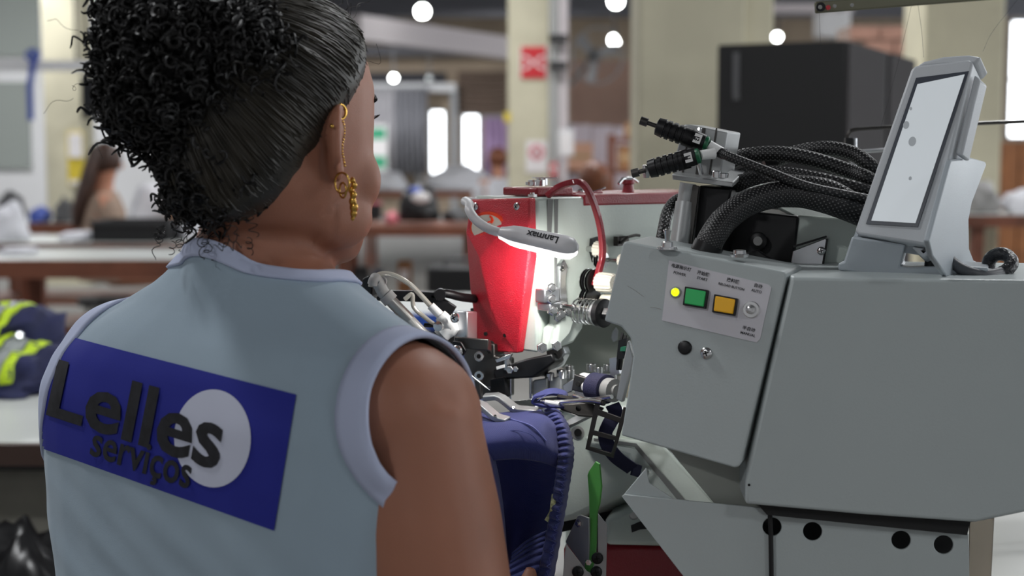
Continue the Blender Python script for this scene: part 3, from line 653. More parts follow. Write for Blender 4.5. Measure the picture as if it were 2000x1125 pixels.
b = MB(); b.prism([S(1152,381,-.02), S(1152,377,-.02), S(1205,375,-.02), S(1205,379,-.02)], -NS*.02); b.build('lever_plate', m_dred, SM); fix(ME_SCREW, S(1176,376,-.03), UP, .0045, SM)
b = MB(); b.tube([S(1190,376,-.025), S(1203,370,-.02), S(1210,367,-.02)], .001, 6); b.build('lever_wire', m_chrome, SM)
b = MB(); b.lathe(S(1268,379,-.03), UP, [(0,.0075),(.004,.0065),(.010,.0055),(.011,.0075),(.015,.0065)], 16); b.build('red_post', m_dred, SM); b = MB(); b.tube([S(1250,360,-.03), S(1258,350,-.03), S(1275,347,-.03), S(1287,356,-.03)], .0018, 6); b.box(S(1266,350,-.03), (.012,.006,.003)); b.build('spring_clip', m_chrome, SM)
# grooves and pull-off on the side
for (x0, x1, y0, y1) in ((1068,1075,389,470),(1082,1085,389,600)):
    b = MB(); b.prism([S(x0,y0,.0004), S(x1+4,y0,.0004), S(x1,y1,.0004), S(x0,y1,.0004)], NS*.0006); b.build('groove', mat('groove_grey', rgb(110,112,110), .5), arm)
b = MB(); b.strap(bez([S(1074,384,-.004), S(1080,368,.004), S(1096,357,.012), S(1112,358,.018), S(1126,390,.022), S(1138,440,.024), S(1143,490,.024), S(1139,525,.022), S(1133,556,.02)], 40), A, .0062, .006); b.build('take_up_guard', m_dred, SM, bev=.0012)
# tension knobs
def knob(px, py, r_, ln, out, name='tension_knob', parent=SM):
    p = S(px, py, out); k = MB(); n = 32; prof_ = [(0,.85),(ln*.08,1.0),(ln*.9,.93),(ln,.78)]
    ax = NS; u = UP; w = ax.cross(u); vs = []
    for (t, q) in prof_:
        for i in range(n):
            a = 2*PI*i/n; rr = r_*q*(1.0 if i % 2 else .93); vs.append(p+ax*t+(u*math.cos(a)+w*math.sin(a))*rr)
    m_ = len(prof_); fs = [(i*n+j, i*n+(j+1) % n, (i+1)*n+(j+1) % n, (i+1)*n+j) for i in range(m_-1) for j in range(n)] + [tuple(range(n)), tuple((m_-1)*n+j for j in range(n))]
    k.add(vs, fs); o = k.build(name, m_knob, parent, ang=25)
    c = MB(); c.lathe(p+ax*ln, ax, [(-.001,.32*r_),(.0012,.3*r_)], 12); c.build('knob_screw', m_chrome, o)
    c = MB(); c.cyl(S(px, py, 0), p, r_*.35, 10); c.build('knob_shaft', m_chrome, o); return o
knob(1148,486,.0090,.010,.012); knob(1160,505,.0068,.010,.036); knob(1138,548,.0105,.022,.022); knob(1150,588,.0095,.02,.02)
for (px, py, o0, k, r_) in ((1148,506,.014,3,.0085),(1138,548,.006,4,.013),(1135,583,.006,4,.012)):
    for i in range(k):
        b = MB(); b.lathe(S(px, py, o0+i*.0035), NS, [(0,r_*.5),(.0004,r_),(.0012,r_),(.0018,r_*.4)], 20); b.build('tension_disc', m_blk if i % 2 else m_chrome, SM)
b = MB(); b.prism([S(1152,466,.003), S(1166,462,.003), S(1182,496,.003), S(1180,508,.003), S(1156,512,.003), S(1150,490,.003)], -NS*.003); b.build('tension_plate', m_blk, SM)
b = MB(); b.box(S(1205,470,.006), (.018,.006,.010), rz(PI/4)); b.tube([S(1198,474,.01), S(1206,462,.014), S(1222,458,.014), S(1232,459,.012)], .0016, 8); b.build('thread_hook', m_steel, SM)
# large spring tension assembly
tc_ = S(1105,604,.0)
b = MB(); b.cyl(tc_, tc_+NS*.062, .0035, 12); b.build('tension_shaft', m_chrome, SM)
for i in range(5):
    b = MB(); q = tc_+NS*(.016+i*.0055); b.tube([q+(UP*math.cos(t*PI/10)+A*math.sin(t*PI/10))*.0125+NS*(.0028*t/20) for t in range(21)], .0009, 6); b.build('tension_spring', m_chrome, SM)
b = MB(); n = 40; b.lathe(tc_+NS*.046, NS, [(0,.010),(.001,.0145),(.007,.0145),(.008,.012)], 40); b.build('ribbed_dial', m_blk, SM); b = MB(); b.lathe(tc_+NS*.043, NS, [(0,.013),(.003,.0135)], 30); b.build('dial_ring', m_alu, SM)
fix(ME_NUT, tc_+NS*.055, NS, .0068, SM, 'hex_nut', 1.1)
b = MB(); b.tube(bez([S(1062,594,.024), S(1088,597,.026), S(1115,600,.03), S(1130,602,.033), S(1135,610,.034), S(1134,632,.034)], 24), .0022, 10); b.build('bent_rod', m_chrome, SM)
fix(ME_NUT, S(1082,597,.025), A, .0036, SM, 'rod_nut', 1.2)
# bright casting and fittings under the lamp
b = MB(); b.box(S(1058,575,.008), (.022,.014,.014), rz(PI/4)); b.box(S(1065,596,.010), (.026,.018,.008), rz(PI/4)); b.build('needle_bar_block', m_alu, SM, bev=.0015)
for (x, y, r_) in ((1053,560,.005),(1052,582,.0055),(1055,604,.0055),(1072,612,.005),(1085,606,.0045),(1066,618,.004)): fix(ME_NUT, S(x, y, .016), V((.3,-.95,.1)).normalized(), r_, SM, 'lock_nut')
b = MB(); b.prism([S(1085,520,.0), S(1094,506,.0), S(1101,520,.0), S(1097,548,.0), S(1102,600,.0), S(1086,600,.0)], NS*.006); b.build('thread_lever', m_alu, SM, bev=.001)
fix(ME_SCREW, S(1088,523,.006), NS, .0035, SM)
b = MB(); b.prism([S(1096,600,.002), S(1128,612,.002), S(1122,640,.002), S(1104,668,.002), S(1080,676,.002), S(1050,686,.002), S(1056,640,.002)], NS*.010); b.prism([S(1068,600,.003), S(1100,618,.003), S(1090,650,.003), S(1062,680,.003)], NS*.015); b.build('lower_casting', m_cream, SM, bev=.003)
for (x, y) in ((1038,676),(1066,672)): fix(ME_NUT, S(x, y, .014), V((.2,-.97,0)).normalized(), .0055, SM, 'casting_nut')
# needle region: bars, clamps, dark bracket
NV = V((-.35,-.93,.1)).normalized()
def D(px, py, d=1.42): return P(px, py, d)
b = slab([(962,722),(1030,700),(1078,690),(1085,706),(1040,738),(966,742)], D(1010,715,1.425), NV, .03); b.build('foot_lifter', m_blk, SM, bev=.002)
b = slab([(966,702),(1000,690),(996,700),(970,709)], D(985,700,1.41), NV, .004); b.build('lifter_bright_patch', m_chrome, SM, bev=.0006)  # bright slip standing for a patch of white light on the dark block
b = slab([(969,716),(984,712),(984,718),(970,722)], D(976,717,1.405), NV, .003); b.build('lifter_white_patch', m_whitep, SM)  # second light patch, put in as a white slip
b = slab([(1068,698),(1098,675),(1104,690),(1090,716),(1072,724)], D(1085,700,1.45), NV, .02); b.build('cam_arm', m_alu, SM, bev=.002)
b = MB(); b.cyl(D(1083,688,1.44), D(1083,688,1.425), .008, 18); b.build('cam_roller', m_steel, SM)
for (px, y0, y1, r_) in ((997,700,800,.0014),(1037,705,778,.0018),(991,690,722,.004)):
    b = MB(); b.cyl(D(px,y0,1.43), D(px,y1,1.43), r_, 10); b.build('needle_bar', m_chrome, SM)
fix(ME_NUT, D(997,722,1.42), NV, .004, SM, 'needle_clamp'); fix(ME_NUT, D(1008,721,1.42), NV, .003, SM, 'needle_clamp')
b = slab([(906,665),(945,668),(966,672),(966,695),(985,700),(985,775),(938,780),(912,775),(905,720)], D(940,720,1.44), NV, .03); b.build('presser_bracket', m_steel, SM, bev=.0015)
b = slab([(955,740),(985,735),(992,775),(958,782)], D(970,760,1.425), NV, .012); b.build('presser_block', m_blk, SM, bev=.0015)
b = slab([(918,745),(938,742),(938,780),(914,784)], D(927,760,1.40), NV, .008); b.build('bracket_slide', m_steel, SM, bev=.001)
for (x, y) in ((937,696),(937,734),(902,732),(925,750)): fix(ME_BOLT, D(x, y, 1.428), NV, .0052, SM, 'bolt', .5)
b = MB(); b.strap([D(888,668,1.39), D(930,672,1.385), D(950,673,1.385), D(955,676,1.40), D(956,680,1.43)], UP, .011, .004); b.build('angle_strap', m_steel, SM, bev=.001)
b = slab([(884,665),(900,668),(910,685),(900,700),(886,702),(878,685)], D(895,685,1.375), NV, .004); b.build('cylinder_mount', m_blk, SM, bev=.001); fix(ME_SCREW, D(893,686,1.37), NV, .006, SM)
b = slab([(884,610),(895,607),(912,608),(912,668),(886,668)], D(898,640,1.40), V((-.5,-.85,.1)), .02); b.build('valve_block', m_alu, SM, bev=.0015); fix(ME_SCREW, D(889,621,1.39), V((-.5,-.85,.1)).normalized(), .005, SM, 'bolt')
b = slab([(918,602),(935,600),(945,668),(920,668)], D(930,640,1.47), NV, .02); b.build('rear_bracket', m_steel, SM, bev=.001)
# work clamp feet
for (pts, nm) in (([(908,789,1.37),(934,789,1.365),(944,793,1.36),(968,814,1.345),(978,818,1.34),(992,822,1.335)], 'clamp_foot'), ([(945,776,1.42),(970,774,1.415),(980,778,1.41),(1004,797,1.395),(1014,800,1.39),(1050,803,1.385)], 'clamp_foot')):
    b = MB(); b.strap([P(*q) for q in pts], V((.35,.9,.25)), .010, .0055); b.build(nm, m_satin, SM, bev=.001)
for q in ((967,813,1.338),(1003,797,1.39)): fix(ME_BOLT, P(*q), V((0,-.7,.7)), .0016, SM, 'pin', .6)
# needle plate, feed blocks and rods
b = slab([(1000,783),(1130,770),(1130,782),(1010,800)], D(1060,785,1.44), V((0,-.4,.9)), .006); b.build('needle_plate', m_alu, SM, bev=.001)
for (x0, x1, y0, y1, d) in ((1039,1068,742,776,1.43),(1071,1096,738,772,1.435)):
    b = slab([(x0,y0+4),(x0+4,y0),(x1,y0-4),(x1,y1-4),(x0,y1)], D((x0+x1)/2,(y0+y1)/2,d), V((-.25,-.95,.15)), .03); b.build('feed_block', m_satin, SM, bev=.0025, seg=3)
for (x, y, d, r_) in ((1062,728,1.45,.0045),(1073,736,1.44,.005),(1097,732,1.44,.0055),(1112,722,1.46,.005),(1112,732,1.46,.006),(1155,718,1.46,.005),(1170,722,1.45,.004),(1187,718,1.46,.0045)):
    fix(ME_BOLT, P(x, y+6, d), UP, r_, SM, 'bolt', 1.5)
b = slab([(1060,742),(1118,730),(1205,728),(1205,742),(1120,750),(1060,752)], D(1120,740,1.47), V((0,-.6,.8)), .012); b.build('feed_table', m_satin, SM, bev=.002)
b = slab([(1098,752),(1122,738),(1118,765),(1100,770)], D(1110,755,1.42), NV, .01); b.build('feed_wedge', m_alu, SM, bev=.001)
b = slab([(1121,731),(1146,738),(1141,768),(1116,762)], D(1131,750,1.385), V((-.6,-.78,.1)), .018); b.build('roller_mount', m_steel, SM, bev=.001); b = MB(); b.lathe(D(1129,750,1.383), V((-.6,-.78,.1)), [(-.002,.0025),(.001,.0025)], 10); b.build('mount_hole', m_hole, SM)
ra, rb = D(1138,752,1.40), D(1206,764,1.36); rd = (rb-ra).normalized(); L = (rb-ra).length
b = MB(); b.lathe(ra, rd, [(0,.010),(.001,.0125),(L*.3,.0125)], 24); b.build('roller_collar', m_whitep, SM)
b = MB(); b.lathe(ra+rd*L*.3, rd, [(0,.0132),(.001,.0145),(L*.4,.0145),(L*.42,.013)], 24); b.build('thread_roller', mat('navy_thread', rgb(28,28,62), .7, bump=.4, bump_s=900), SM)
b = MB(); b.lathe(ra+rd*L*.72, rd, [(0,.0115),(L*.2,.0115),(L*.22,.006),(L*.28,.006)], 20); b.build('roller_end', m_greyf, SM)
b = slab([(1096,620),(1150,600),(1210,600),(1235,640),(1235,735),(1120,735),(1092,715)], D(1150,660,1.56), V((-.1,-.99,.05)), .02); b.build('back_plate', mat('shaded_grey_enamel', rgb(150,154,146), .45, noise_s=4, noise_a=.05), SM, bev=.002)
b = slab([(1196,648),(1202,640),(1206,646),(1205,664),(1198,668),(1194,660)], D(1200,655,1.535), V((-.3,-.95,.05)), .004); b.build('slot_plate', m_alu, SM)
b = slab([(1208,665),(1224,660),(1222,700),(1204,702)], D(1214,680,1.37), V((-.5,-.85,0)), .006); b.build('side_relay', m_blk, SM); b = slab([(1212,678),(1222,677),(1221,686),(1211,686)], D(1216,682,1.365), V((-.5,-.85,0)), .004); b.build('relay_tab', mat('relay_green', rgb(20,90,66), .5), SM)
b = slab([(1190,700),(1206,698),(1210,730),(1192,735)], D(1200,716,1.39), V((-.5,-.85,0)), .008); b.build('relay_box', m_alu, SM)
for (x0, y0, x1, y1) in ((1216,650,1206,722),(1222,655,1212,722)):
    b = MB(); b.tube([D(x0,y0,1.385), D((x0+x1)/2-2,(y0+y1)/2,1.38), D(x1,y1,1.385)], .0016, 6); b.build('relay_wire', m_blk, SM)
b = slab([(1226,665),(1237,700),(1215,786),(1203,780),(1214,720)], D(1222,725,1.33), V((-.5,-.85,0)), .006); b.build('inner_flange', m_satin, SM, bev=.001)
# pinch fingers
for pts, r_, mm in (([(1056,783,1.37),(1080,785,1.365),(1110,784,1.36),(1150,782,1.35),(1175,786,1.34)], .0018, m_chrome), ([(1090,775,1.38),(1120,780,1.37),(1160,784,1.35),(1180,788,1.34)], .0025, m_steel), ([(1065,785,1.365),(1092,790,1.36)], .0022, m_whitep), ([(1120,772,1.37),(1150,780,1.36),(1195,775,1.33)], .0022, m_chrome)):
    b = MB(); b.tube(bez([P(*q) for q in pts], 16), r_, 8); b.build('pinch_finger', mm, SM)
b = slab([(1092,790),(1150,786),(1180,796),(1165,815),(1130,812),(1095,800)], D(1130,800,1.38), V((-.1,-.9,.4)), .004); b.build('guide_plate', m_steel, SM, bev=.0008); b = MB(); b.lathe(D(1130,798,1.374), V((-.1,-.9,.4)), [(0,.0028),(.002,.0028)], 10); b.build('guide_hole', m_hole, SM)
b = slab([(1058,798),(1070,793),(1082,796),(1082,806),(1060,812)], D(1070,802,1.375), NV, .008); b.build('clip_block', m_chrome, SM, bev=.001)
# ladder frame
LO = D(1180,840,1.345); LN = V((-.25,-.96,0)).normalized()
def L2(px, py, q0, e1, e2): v = onpl(px, py, LO, LN)-q0; return (v.dot(e1), v.dot(e2))
q0 = LO; e1 = LN.cross(UP)*-1; e1 = UP.cross(LN); e2 = UP
outer = [L2(x, y, q0, e1, e2) for x, y in ((1163,788),(1171,789),(1168,801),(1213,817),(1218,796),(1225,798),(1197,894),(1144,877))]
h1 = [L2(x, y, q0, e1, e2) for x, y in ((1166,810),(1210,825),(1203,853),(1159,842))]; h2 = [L2(x, y, q0, e1, e2) for x, y in ((1157,849),(1202,860),(1194,886),(1151,873))]
me = curve_plate(outer, [h1, h2], q0, e1, e2, .003, .0004); place('ladder_frame', me, m_steel, SM)
# bed and lower covers
b = slab([(1000,815),(1100,800),(1140,788),(1200,800),(1232,850),(1246,905),(1245,935),(1228,962),(1120,1015),(1000,1040)], D(1120,900,1.44), V((-.15,-.97,.12)), .1, V((.10,.09,0))); bed = b.build('bed', m_cream, SM, bev=.006, seg=3)
b = slab([(1105,822),(1145,803),(1160,800),(1163,806),(1110,832)], D(1130,815,1.40), V((0,-.5,.85)), .004); b.build('bed_plate', m_alu, SM)
b = MB(); b.lathe(onpl(1128,845,D(1120,900,1.44), V((-.15,-.97,.12)).normalized()), V((-.15,-.97,.12)), [(-.002,.007),(.0008,.007),(.0012,.005)], 18); b.build('bed_recess', m_greyf, bed); b = MB(); b.lathe(onpl(1129,845,D(1120,900,1.439), V((-.15,-.97,.12)).normalized()), V((-.15,-.97,.12)), [(0,.004),(.0018,.004)], 14); b.build('bed_screw_hole', m_hole, bed)
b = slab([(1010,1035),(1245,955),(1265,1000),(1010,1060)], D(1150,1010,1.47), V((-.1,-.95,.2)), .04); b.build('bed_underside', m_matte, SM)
b = slab([(1140,853),(1150,850),(1290,862),(1405,990),(1300,985),(1240,930),(1228,890),(1150,868)], D(1270,920,1.40), V((-.25,-.85,.4)), .02); b.build('slope_cover', m_cream, SM, bev=.003)
b = slab([(1160,856),(1243,866),(1345,985),(1330,985),(1238,872),(1160,861)], D(1270,920,1.394), V((-.25,-.85,.4)), .002); b.build('slope_groove', mat('groove_grey', rgb(110,112,110), .5), SM)
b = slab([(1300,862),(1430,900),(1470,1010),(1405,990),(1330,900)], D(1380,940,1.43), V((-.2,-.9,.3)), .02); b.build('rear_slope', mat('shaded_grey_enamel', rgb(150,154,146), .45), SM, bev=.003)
b = slab([(1180,1012),(1235,990),(1330,1010),(1335,1070),(1180,1066)], D(1250,1040,1.42), V((-.1,-.93,.3)), .08, V((.02,.08,0))); b.build('base_casting', m_cream, SM, bev=.006, seg=3)
b = slab([(1100,1066),(1380,1068),(1380,1150),(1100,1150)], D(1250,1100,1.425), V((-.1,-.98,.05)), .08, V((.02,.08,0))); b.build('base_red', m_dred, SM, bev=.004)
b = slab([(1232,1026),(1258,1015),(1290,1024),(1275,1032),(1250,1034),(1234,1040)], D(1260,1028,1.41), V((-.1,-.93,.3)), .003); b.build('dark_mark', m_blk, SM)  # black patch on the base casting
b = MB(); b.lathe(D(1238,1008,1.405), V((-.1,-.6,.8)), [(0,.005),(.001,.004)], 14); b.build('casting_screw', m_greyf, SM)
# machine base block down to the table, unseen below the frame
b = MB(); b.span((.06,1.56,.802),(.40,1.78,.88)); b.build('base_block', m_cream, SM, bev=.006)
b = MB(); b.span((.28,1.62,.88),(.44,1.74,1.16)); b.build('arm_pillar', m_cream, SM, bev=.006)
# green lever and its channel bracket
GN = V((-.75,-.65,.1)).normalized(); m_green = mat('green_enamel', rgb(92,168,80), .35)
b = slab([(1147,928),(1150,920),(1163,901),(1170,906),(1174,950),(1170,984),(1165,1000),(1163,1060),(1158,1128),(1139,1128),(1147,1060),(1151,1005),(1150,965)], D(1160,1000,1.30), GN, .0022); b.build('green_lever', m_green, SM, bev=.0005)
BN = V((-.2,-.97,.1)).normalized()
b = slab([(1128,1008),(1133,1006),(1150,1012),(1150,1116),(1145,1114),(1104,1058)], D(1130,1050,1.31), V((-.8,-.6,0)), .002); b.build('bracket_flange', m_satin, SM, bev=.0004)
b = slab([(1168,1003),(1186,1026),(1183,1140),(1098,1140),(1105,1062),(1146,1116),(1154,1120),(1168,1080)], D(1165,1080,1.29), BN, .002); b.build('bracket_plate', m_satin, SM, bev=.0004)
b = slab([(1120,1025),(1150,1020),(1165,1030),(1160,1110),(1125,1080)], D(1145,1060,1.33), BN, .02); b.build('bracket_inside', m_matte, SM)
for (x, y) in ((1167,1090),(1165,1117),(1129,1117)): fix(ME_BLKBOLT, onpl(x, y, D(1165,1080,1.2895), BN), BN, .0055, SM, 'black_bolt')
fix(ME_NUT, D(1133,1022,1.31), GN, .004, SM, 'hinge_nut'); fix(ME_NUT, D(1150,1098,1.285), BN, .003, SM, 'hinge_nut')

# ---------------------------------------------------------------- air cylinder blowing assembly at left
AC = thing('air_cylinder', 'slim clear air cylinder with grey fittings and hooked wire, left of red plate', 'air cylinder', P(800,640,1.40))
m_clear = mat('clear_tube', rgb(225,225,220), .15, spec=.6, trans=.55); m_hose = mat('clear_hose', rgb(215,212,200), .2, trans=.4)
def Q(px, py, d=1.40): return P(px, py, d)
def seg(name, pts, r_, mm, n=16, parent=AC, **k): b = MB(); b.tube(pts, r_, n); return b.build(name, mm, parent, **k)
seg('barrel', [Q(760,584), Q(846,672)], .0056, m_clear); seg('piston_rod', [Q(765,589,1.40), Q(850,676,1.40)], .003, m_chrome)
seg('barrel_sleeve', [Q(762,586), Q(800,625)], .0060, mat('barrel_steel', rgb(150,148,144), .3, .8))
seg('end_cap', [Q(744,567), Q(752,575), Q(753,576), Q(764,588)], [.0062,.0062,.0078,.0078], m_greyf); seg('elbow', bez([Q(727,556,1.395), Q(731,545,1.395), Q(737,550), Q(748,571)], 12), [.005]*5+[.0062]*8, m_greyf)
b = MB(); b.tube([Q(745,549)+V((.0045*math.cos(t*PI/8),0,.0045*math.sin(t*PI/8))) for t in range(16)], .0012, 6, closed=True); b.build('release_ring', m_greyf, AC)
seg('nose', [Q(843,668), Q(862,688), Q(866,692)], [.0062,.0062,.005], m_whitep); seg('lock_nut', [Q(868,690), Q(876,698)], .0085, m_chrome, 6)
seg('rod', [Q(875,698), Q(884,706)], .003, m_chrome); seg('plunger', [Q(884,704,1.395), Q(911,726,1.39)], .0045, m_whitep); seg('wire_hook', [Q(911,726,1.39), Q(950,757,1.385), Q(957,762,1.385), Q(957,756,1.385), Q(950,757,1.385)], .0007, m_chrome, 6)
seg('clear_hose', bez([Q(724,560), Q(728,545), Q(745,535), Q(770,538), Q(800,555), Q(825,580), Q(848,606)], 36), .0026, m_hose, 10)
seg('clear_hose', bez([Q(790,585,1.42), Q(805,575,1.42), Q(808,600,1.42), Q(830,620,1.42), Q(856,640,1.41)], 24), .0022, m_hose, 10)
seg('clear_hose', bez([Q(722,575,1.41), Q(728,600,1.41), Q(738,620,1.41)], 14), .002, m_hose, 8)
seg('valve_fitting', [Q(841,597), Q(859,615), Q(860,616), Q(866,622), Q(866,622)], [.0042,.0045,.0065,.0068,.0068], m_whitep); seg('valve_elbow', bez([Q(864,620), Q(876,632), Q(884,642), Q(874,648), Q(866,655)], 14), .0068, m_whitep)
seg('valve_base', [Q(872,640,1.405), Q(862,656,1.405)], .008, m_greyf); b = MB(); b.lathe(Q(858,637,1.39), V((-.3,-.9,.1)), [(0,.005),(.004,.005),(.005,.003)], 14); b.build('valve_screw', m_chrome, AC)
b = slab([(706,545),(720,537),(728,545),(726,580),(716,590),(706,580)], Q(716,565,1.41), V((-.3,-.95,0)), .02); b.build('hose_clamp', m_blk, AC, bev=.002)
seg('black_hose', bez([Q(718,568,1.42), Q(728,590,1.42), Q(755,610,1.42), Q(792,628,1.42)], 20), .0026, m_blk, 8); seg('black_hose', [Q(830,635,1.42), Q(856,636,1.41)], .0022, m_blk, 8)
b = MB(); b.strap([Q(735,577,1.45), Q(800,578,1.45), Q(862,582,1.45)], UP, .011, .006); b.strap([Q(840,580,1.45), Q(885,610,1.45)], UP, .014, .006); b.build('support_arm', m_blk, AC, bev=.001)
seg('support_arm_rod', bez([Q(850,577,1.44), Q(870,573,1.44), Q(900,580,1.45), Q(930,584,1.47)], 16), .0045, m_blk); b = MB(); b.lathe(Q(860,575,1.44), V((0,-1,0)), [(-.006,.006),(.006,.006)], 12); b.build('arm_pivot', m_blk, AC)

# ---------------------------------------------------------------- LED lamp
LP = thing('led_work_lamp', 'pale gooseneck LED lamp glowing in front of the red face plate', 'lamp', P(985,455,1.40))
la, lb = P(978,455,1.375), P(1128,489,1.345); ld_ = (lb-la).normalized(); LL = (lb-la).length
seg('gooseneck', bez([Fp(938,398,-.004), Fp(926,392,.012), P(917,399,1.42), P(917,411,1.40), P(930,430,1.39), P(955,447,1.38), P(984,456,1.376)], 36), .0046, m_lampw, 12, LP)
vdir = V((0,0,1)); vdir = (vdir-ld_*vdir.dot(ld_)).normalized(); sdir = ld_.cross(vdir)
if sdir.y > 0: sdir = -sdir
def capsule(a0, a1, scale=1.0):
    rings = []; prof_ = [(0,.0062),(.004,.0072),(.012,.0098),(.02,.0108),(.045,.0113),(LL-.014,.0118),(LL-.006,.0105),(LL-.001,.006),(LL,.0005)]
    for t, r_ in prof_:
        rings.append([la+ld_*t+(vdir*math.cos(a0+(a1-a0)*k/16)+sdir*math.sin(a0+(a1-a0)*k/16))*r_*scale for k in range(17)])
    return rings
b = MB(); b.loft(capsule(-PI*.62, PI*.62), caps=True); b.build('housing', m_lampw, LP, ang=50)
m_led = mat('led_diffuser', (1,1,1,1), .4, emit=(1,.97,.95,1), estr=0.9)
b = MB(); b.loft(capsule(PI*.62, PI*1.38, .97), caps=True); b.build('diffuser', m_led, LP, ang=50)
txt = text_mesh('Lanmax', .0105, la+ld_*(LL*.58)+(sdir*.80+vdir*.6)*.01165, -ld_, -(vdir*.8-sdir*.6), .0001, .0002); place('lettering', txt, m_ink, LP)
al = bpy.data.lights.new('led_light', 'AREA'); al.shape = 'RECTANGLE'; al.size = .07; al.size_y = .012; al.energy = 0.36; al.color = (1,.97,.94)
ao = bpy.data.objects.new('led_light', al); COL.objects.link(ao); adopt(ao, LP)
lp = la+ld_*LL*.55-vdir*.0125; aim = (Fp(1030,620)-lp).normalized(); aim = (aim+V((0,0,-.35))).normalized(); ao.location = lp; zz = -aim; xx = (ld_-zz*ld_.dot(zz)).normalized(); yy = zz.cross(xx); ao.rotation_euler = Matrix((xx,yy,zz)).transposed().to_euler()

# ---------------------------------------------------------------- control box of the loop feeder
LF = thing('loop_feeder', 'large grey belt-loop feeder with push-button box and long side cover', 'machine', V((.45,1.5,.80)))
NB = V((-.34,-.92,.16)).normalized(); OB = P(1370,690,1.235)
def B(px, py, out=0): return onpl(px, py, OB, NB)+NB*out
back = V((.34,.92,0)).normalized()*.085
b = MB(); b.prism([B(x, y) for x, y in ((1216,476),(1222,471),(1530,530),(1537,538),(1533,556),(1449,902),(1443,912),(1434,914),(1213,851),(1227,762),(1237,694),(1231,660),(1213,638),(1180,627))], back); cb = b.build('control_box', m_box, LF, bev=.0035, seg=3)
bax = (B(1502,558)-B(1307,510)).normalized(); bay = NB.cross(bax)
b = MB(); b.prism([B(x, y, .0003) for x, y in ((1307,509),(1502,556),(1507,562),(1485,662),(1478,669),(1293,626))], NB*.0005); b.build('label_plate', mat('label_plate_lilac', rgb(206,204,210), .4), cb)
def btxt(s, px, py, size, sx=1): place('lettering', text_mesh(s, size, B(px, py, .0010), bax, bay, .00008, .00006), m_ink, cb)
for (s, x, y, z) in (('电源指示灯',1331,523,.0037),('POWER',1328,535,.0033),('开始键',1374,535,.0038),('START',1372,545,.0033),('换料键',1432,549,.0038),('RELOAD BUTTON',1429,560,.0029),('自动',1481,559,.0038),('AUTO',1478,569,.0033),('半自动',1463,643,.0038),('MANUAL',1461,653,.0033)): btxt(s, x, y, z)
def button(quad, mm, nm, lit):
    ps = [B(x, y, .0008) for x, y in quad]; c = sum(ps, V())/4
    b = MB(); b.prism([c+(p-c)*1.10 for p in ps], NB*.0045); o = b.build(nm, m_blk, cb, bev=.0006)
    b = MB(); b.prism([c+(p-c)*.90+NB*.0035 for p in ps], NB*.0035); b.build('button_cap', mm, o, bev=.0008)
button(((1342,562),(1384,569),(1379,602),(1338,595)), mat('button_green', rgb(40,170,90), .35, emit=rgb(40,170,90), estr=.08), 'start_button', 1)
button(((1399,577),(1441,585),(1436,616),(1395,609)), mat('button_amber', rgb(226,168,20), .35, emit=rgb(226,168,20), estr=.08), 'reload_button', 1)
b = MB(); b.lathe(B(1320,571,.0006), NB, [(0,.0052),(.001,.0052),(.0015,.0042)], 20); o = b.build('indicator_lamp', m_greyf, cb); b = MB(); b.lathe(B(1320,571,.001), NB, [(0,.0038),(.002,.0036),(.0032,.002),(.0035,.0003)], 16); b.build('lens', mat('led_yellow', rgb(200,230,20), .3, emit=rgb(205,235,20), estr=1.2), o)
def toggle(p, n_, parent, r_=.0065, ln=.014, lean=V((0,0,0))):
    b = MB(); b.lathe(p, n_, [(0,r_*1.1),(.0008,r_*1.1),(.001,r_),(.0025,r_)], 18); o = b.build('toggle_switch', m_chrome, parent)
    b = MB(); b.lathe(p+n_*.0024, n_, [(0,r_*.62),(.004,r_*.6),(.0045,r_*.4)], 14); b.build('bushing', m_chrome, o)
    d_ = (n_+lean).normalized(); b = MB(); b.lathe(p+n_*.005, d_, [(0,r_*.22),(ln*.6,r_*.3),(ln*.92,r_*.42),(ln,r_*.2)], 12); b.build('bat', m_chrome, o)
toggle(B(1468,605,.0006), NB, cb, .0068, .006)
b = MB(); b.lathe(B(1338,679), NB, [(0,.0062),(.0015,.0062),(.0028,.005),(.0034,.002)], 22); b.build('black_plug', m_blk, cb); fix(ME_SCREW, B(1380,690), NB, .0052, cb, 'screw')
for i, (x0, y0, x1, y1) in enumerate(((1226,558,1258,580),(1270,600,1292,604))):
    b = MB(); b.tube([B(x0,y0,.0001), B((x0+x1)/2,(y0+y1)/2-1,.0001), B(x1,y1,.0001)], .00022, 5); b.build('scratch', m_greyf, cb)
tp = B(1303,478)+back*.28; tp.z = B(1303,486).z+.0005
toggle(P(1303,487,1.258)+V((0,.0,.0)), UP, cb, .0085, .013, V((.0,.0,0)))
b = MB(); b.lathe(P(1444,502,1.25), UP, [(0,.008),(.0025,.0085),(.003,.006),(.006,.0055),(.0065,.003)], 20); b.build('cable_gland', m_chrome, cb)
# long side cover
NC = V((-.10,-.985,.10)).normalized(); OC = P(1750,760,1.20)
def Cc(px, py, out=0): return onpl(px, py, OC, NC)+NC*out
cb2 = V((.06,1,0)).normalized()*.20
b = MB(); b.prism([Cc(x, y) for x, y in ((1546,541),(2160,549),(2160,968),(1905,1021),(1690,1006),(1456,985),(1456,938))], cb2); sc_ = b.build('side_cover', m_box, LF, bev=.003, seg=3)
b = MB(); b.lathe(Cc(1463,947), NC, [(0,.0012),(.0006,.0012)], 8); b.build('rivet_hole', m_hole, sc_)
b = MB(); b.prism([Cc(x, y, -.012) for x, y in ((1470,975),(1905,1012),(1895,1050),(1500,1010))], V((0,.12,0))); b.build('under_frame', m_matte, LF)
b = MB(); b.prism([Cc(x, y, -.05) for x, y in ((1300,880),(1500,900),(1500,1010),(1400,1000))], V((0,.08,0))); b.build('inner_frame', mat('shaded_grey_enamel', rgb(150,154,146), .45), LF)
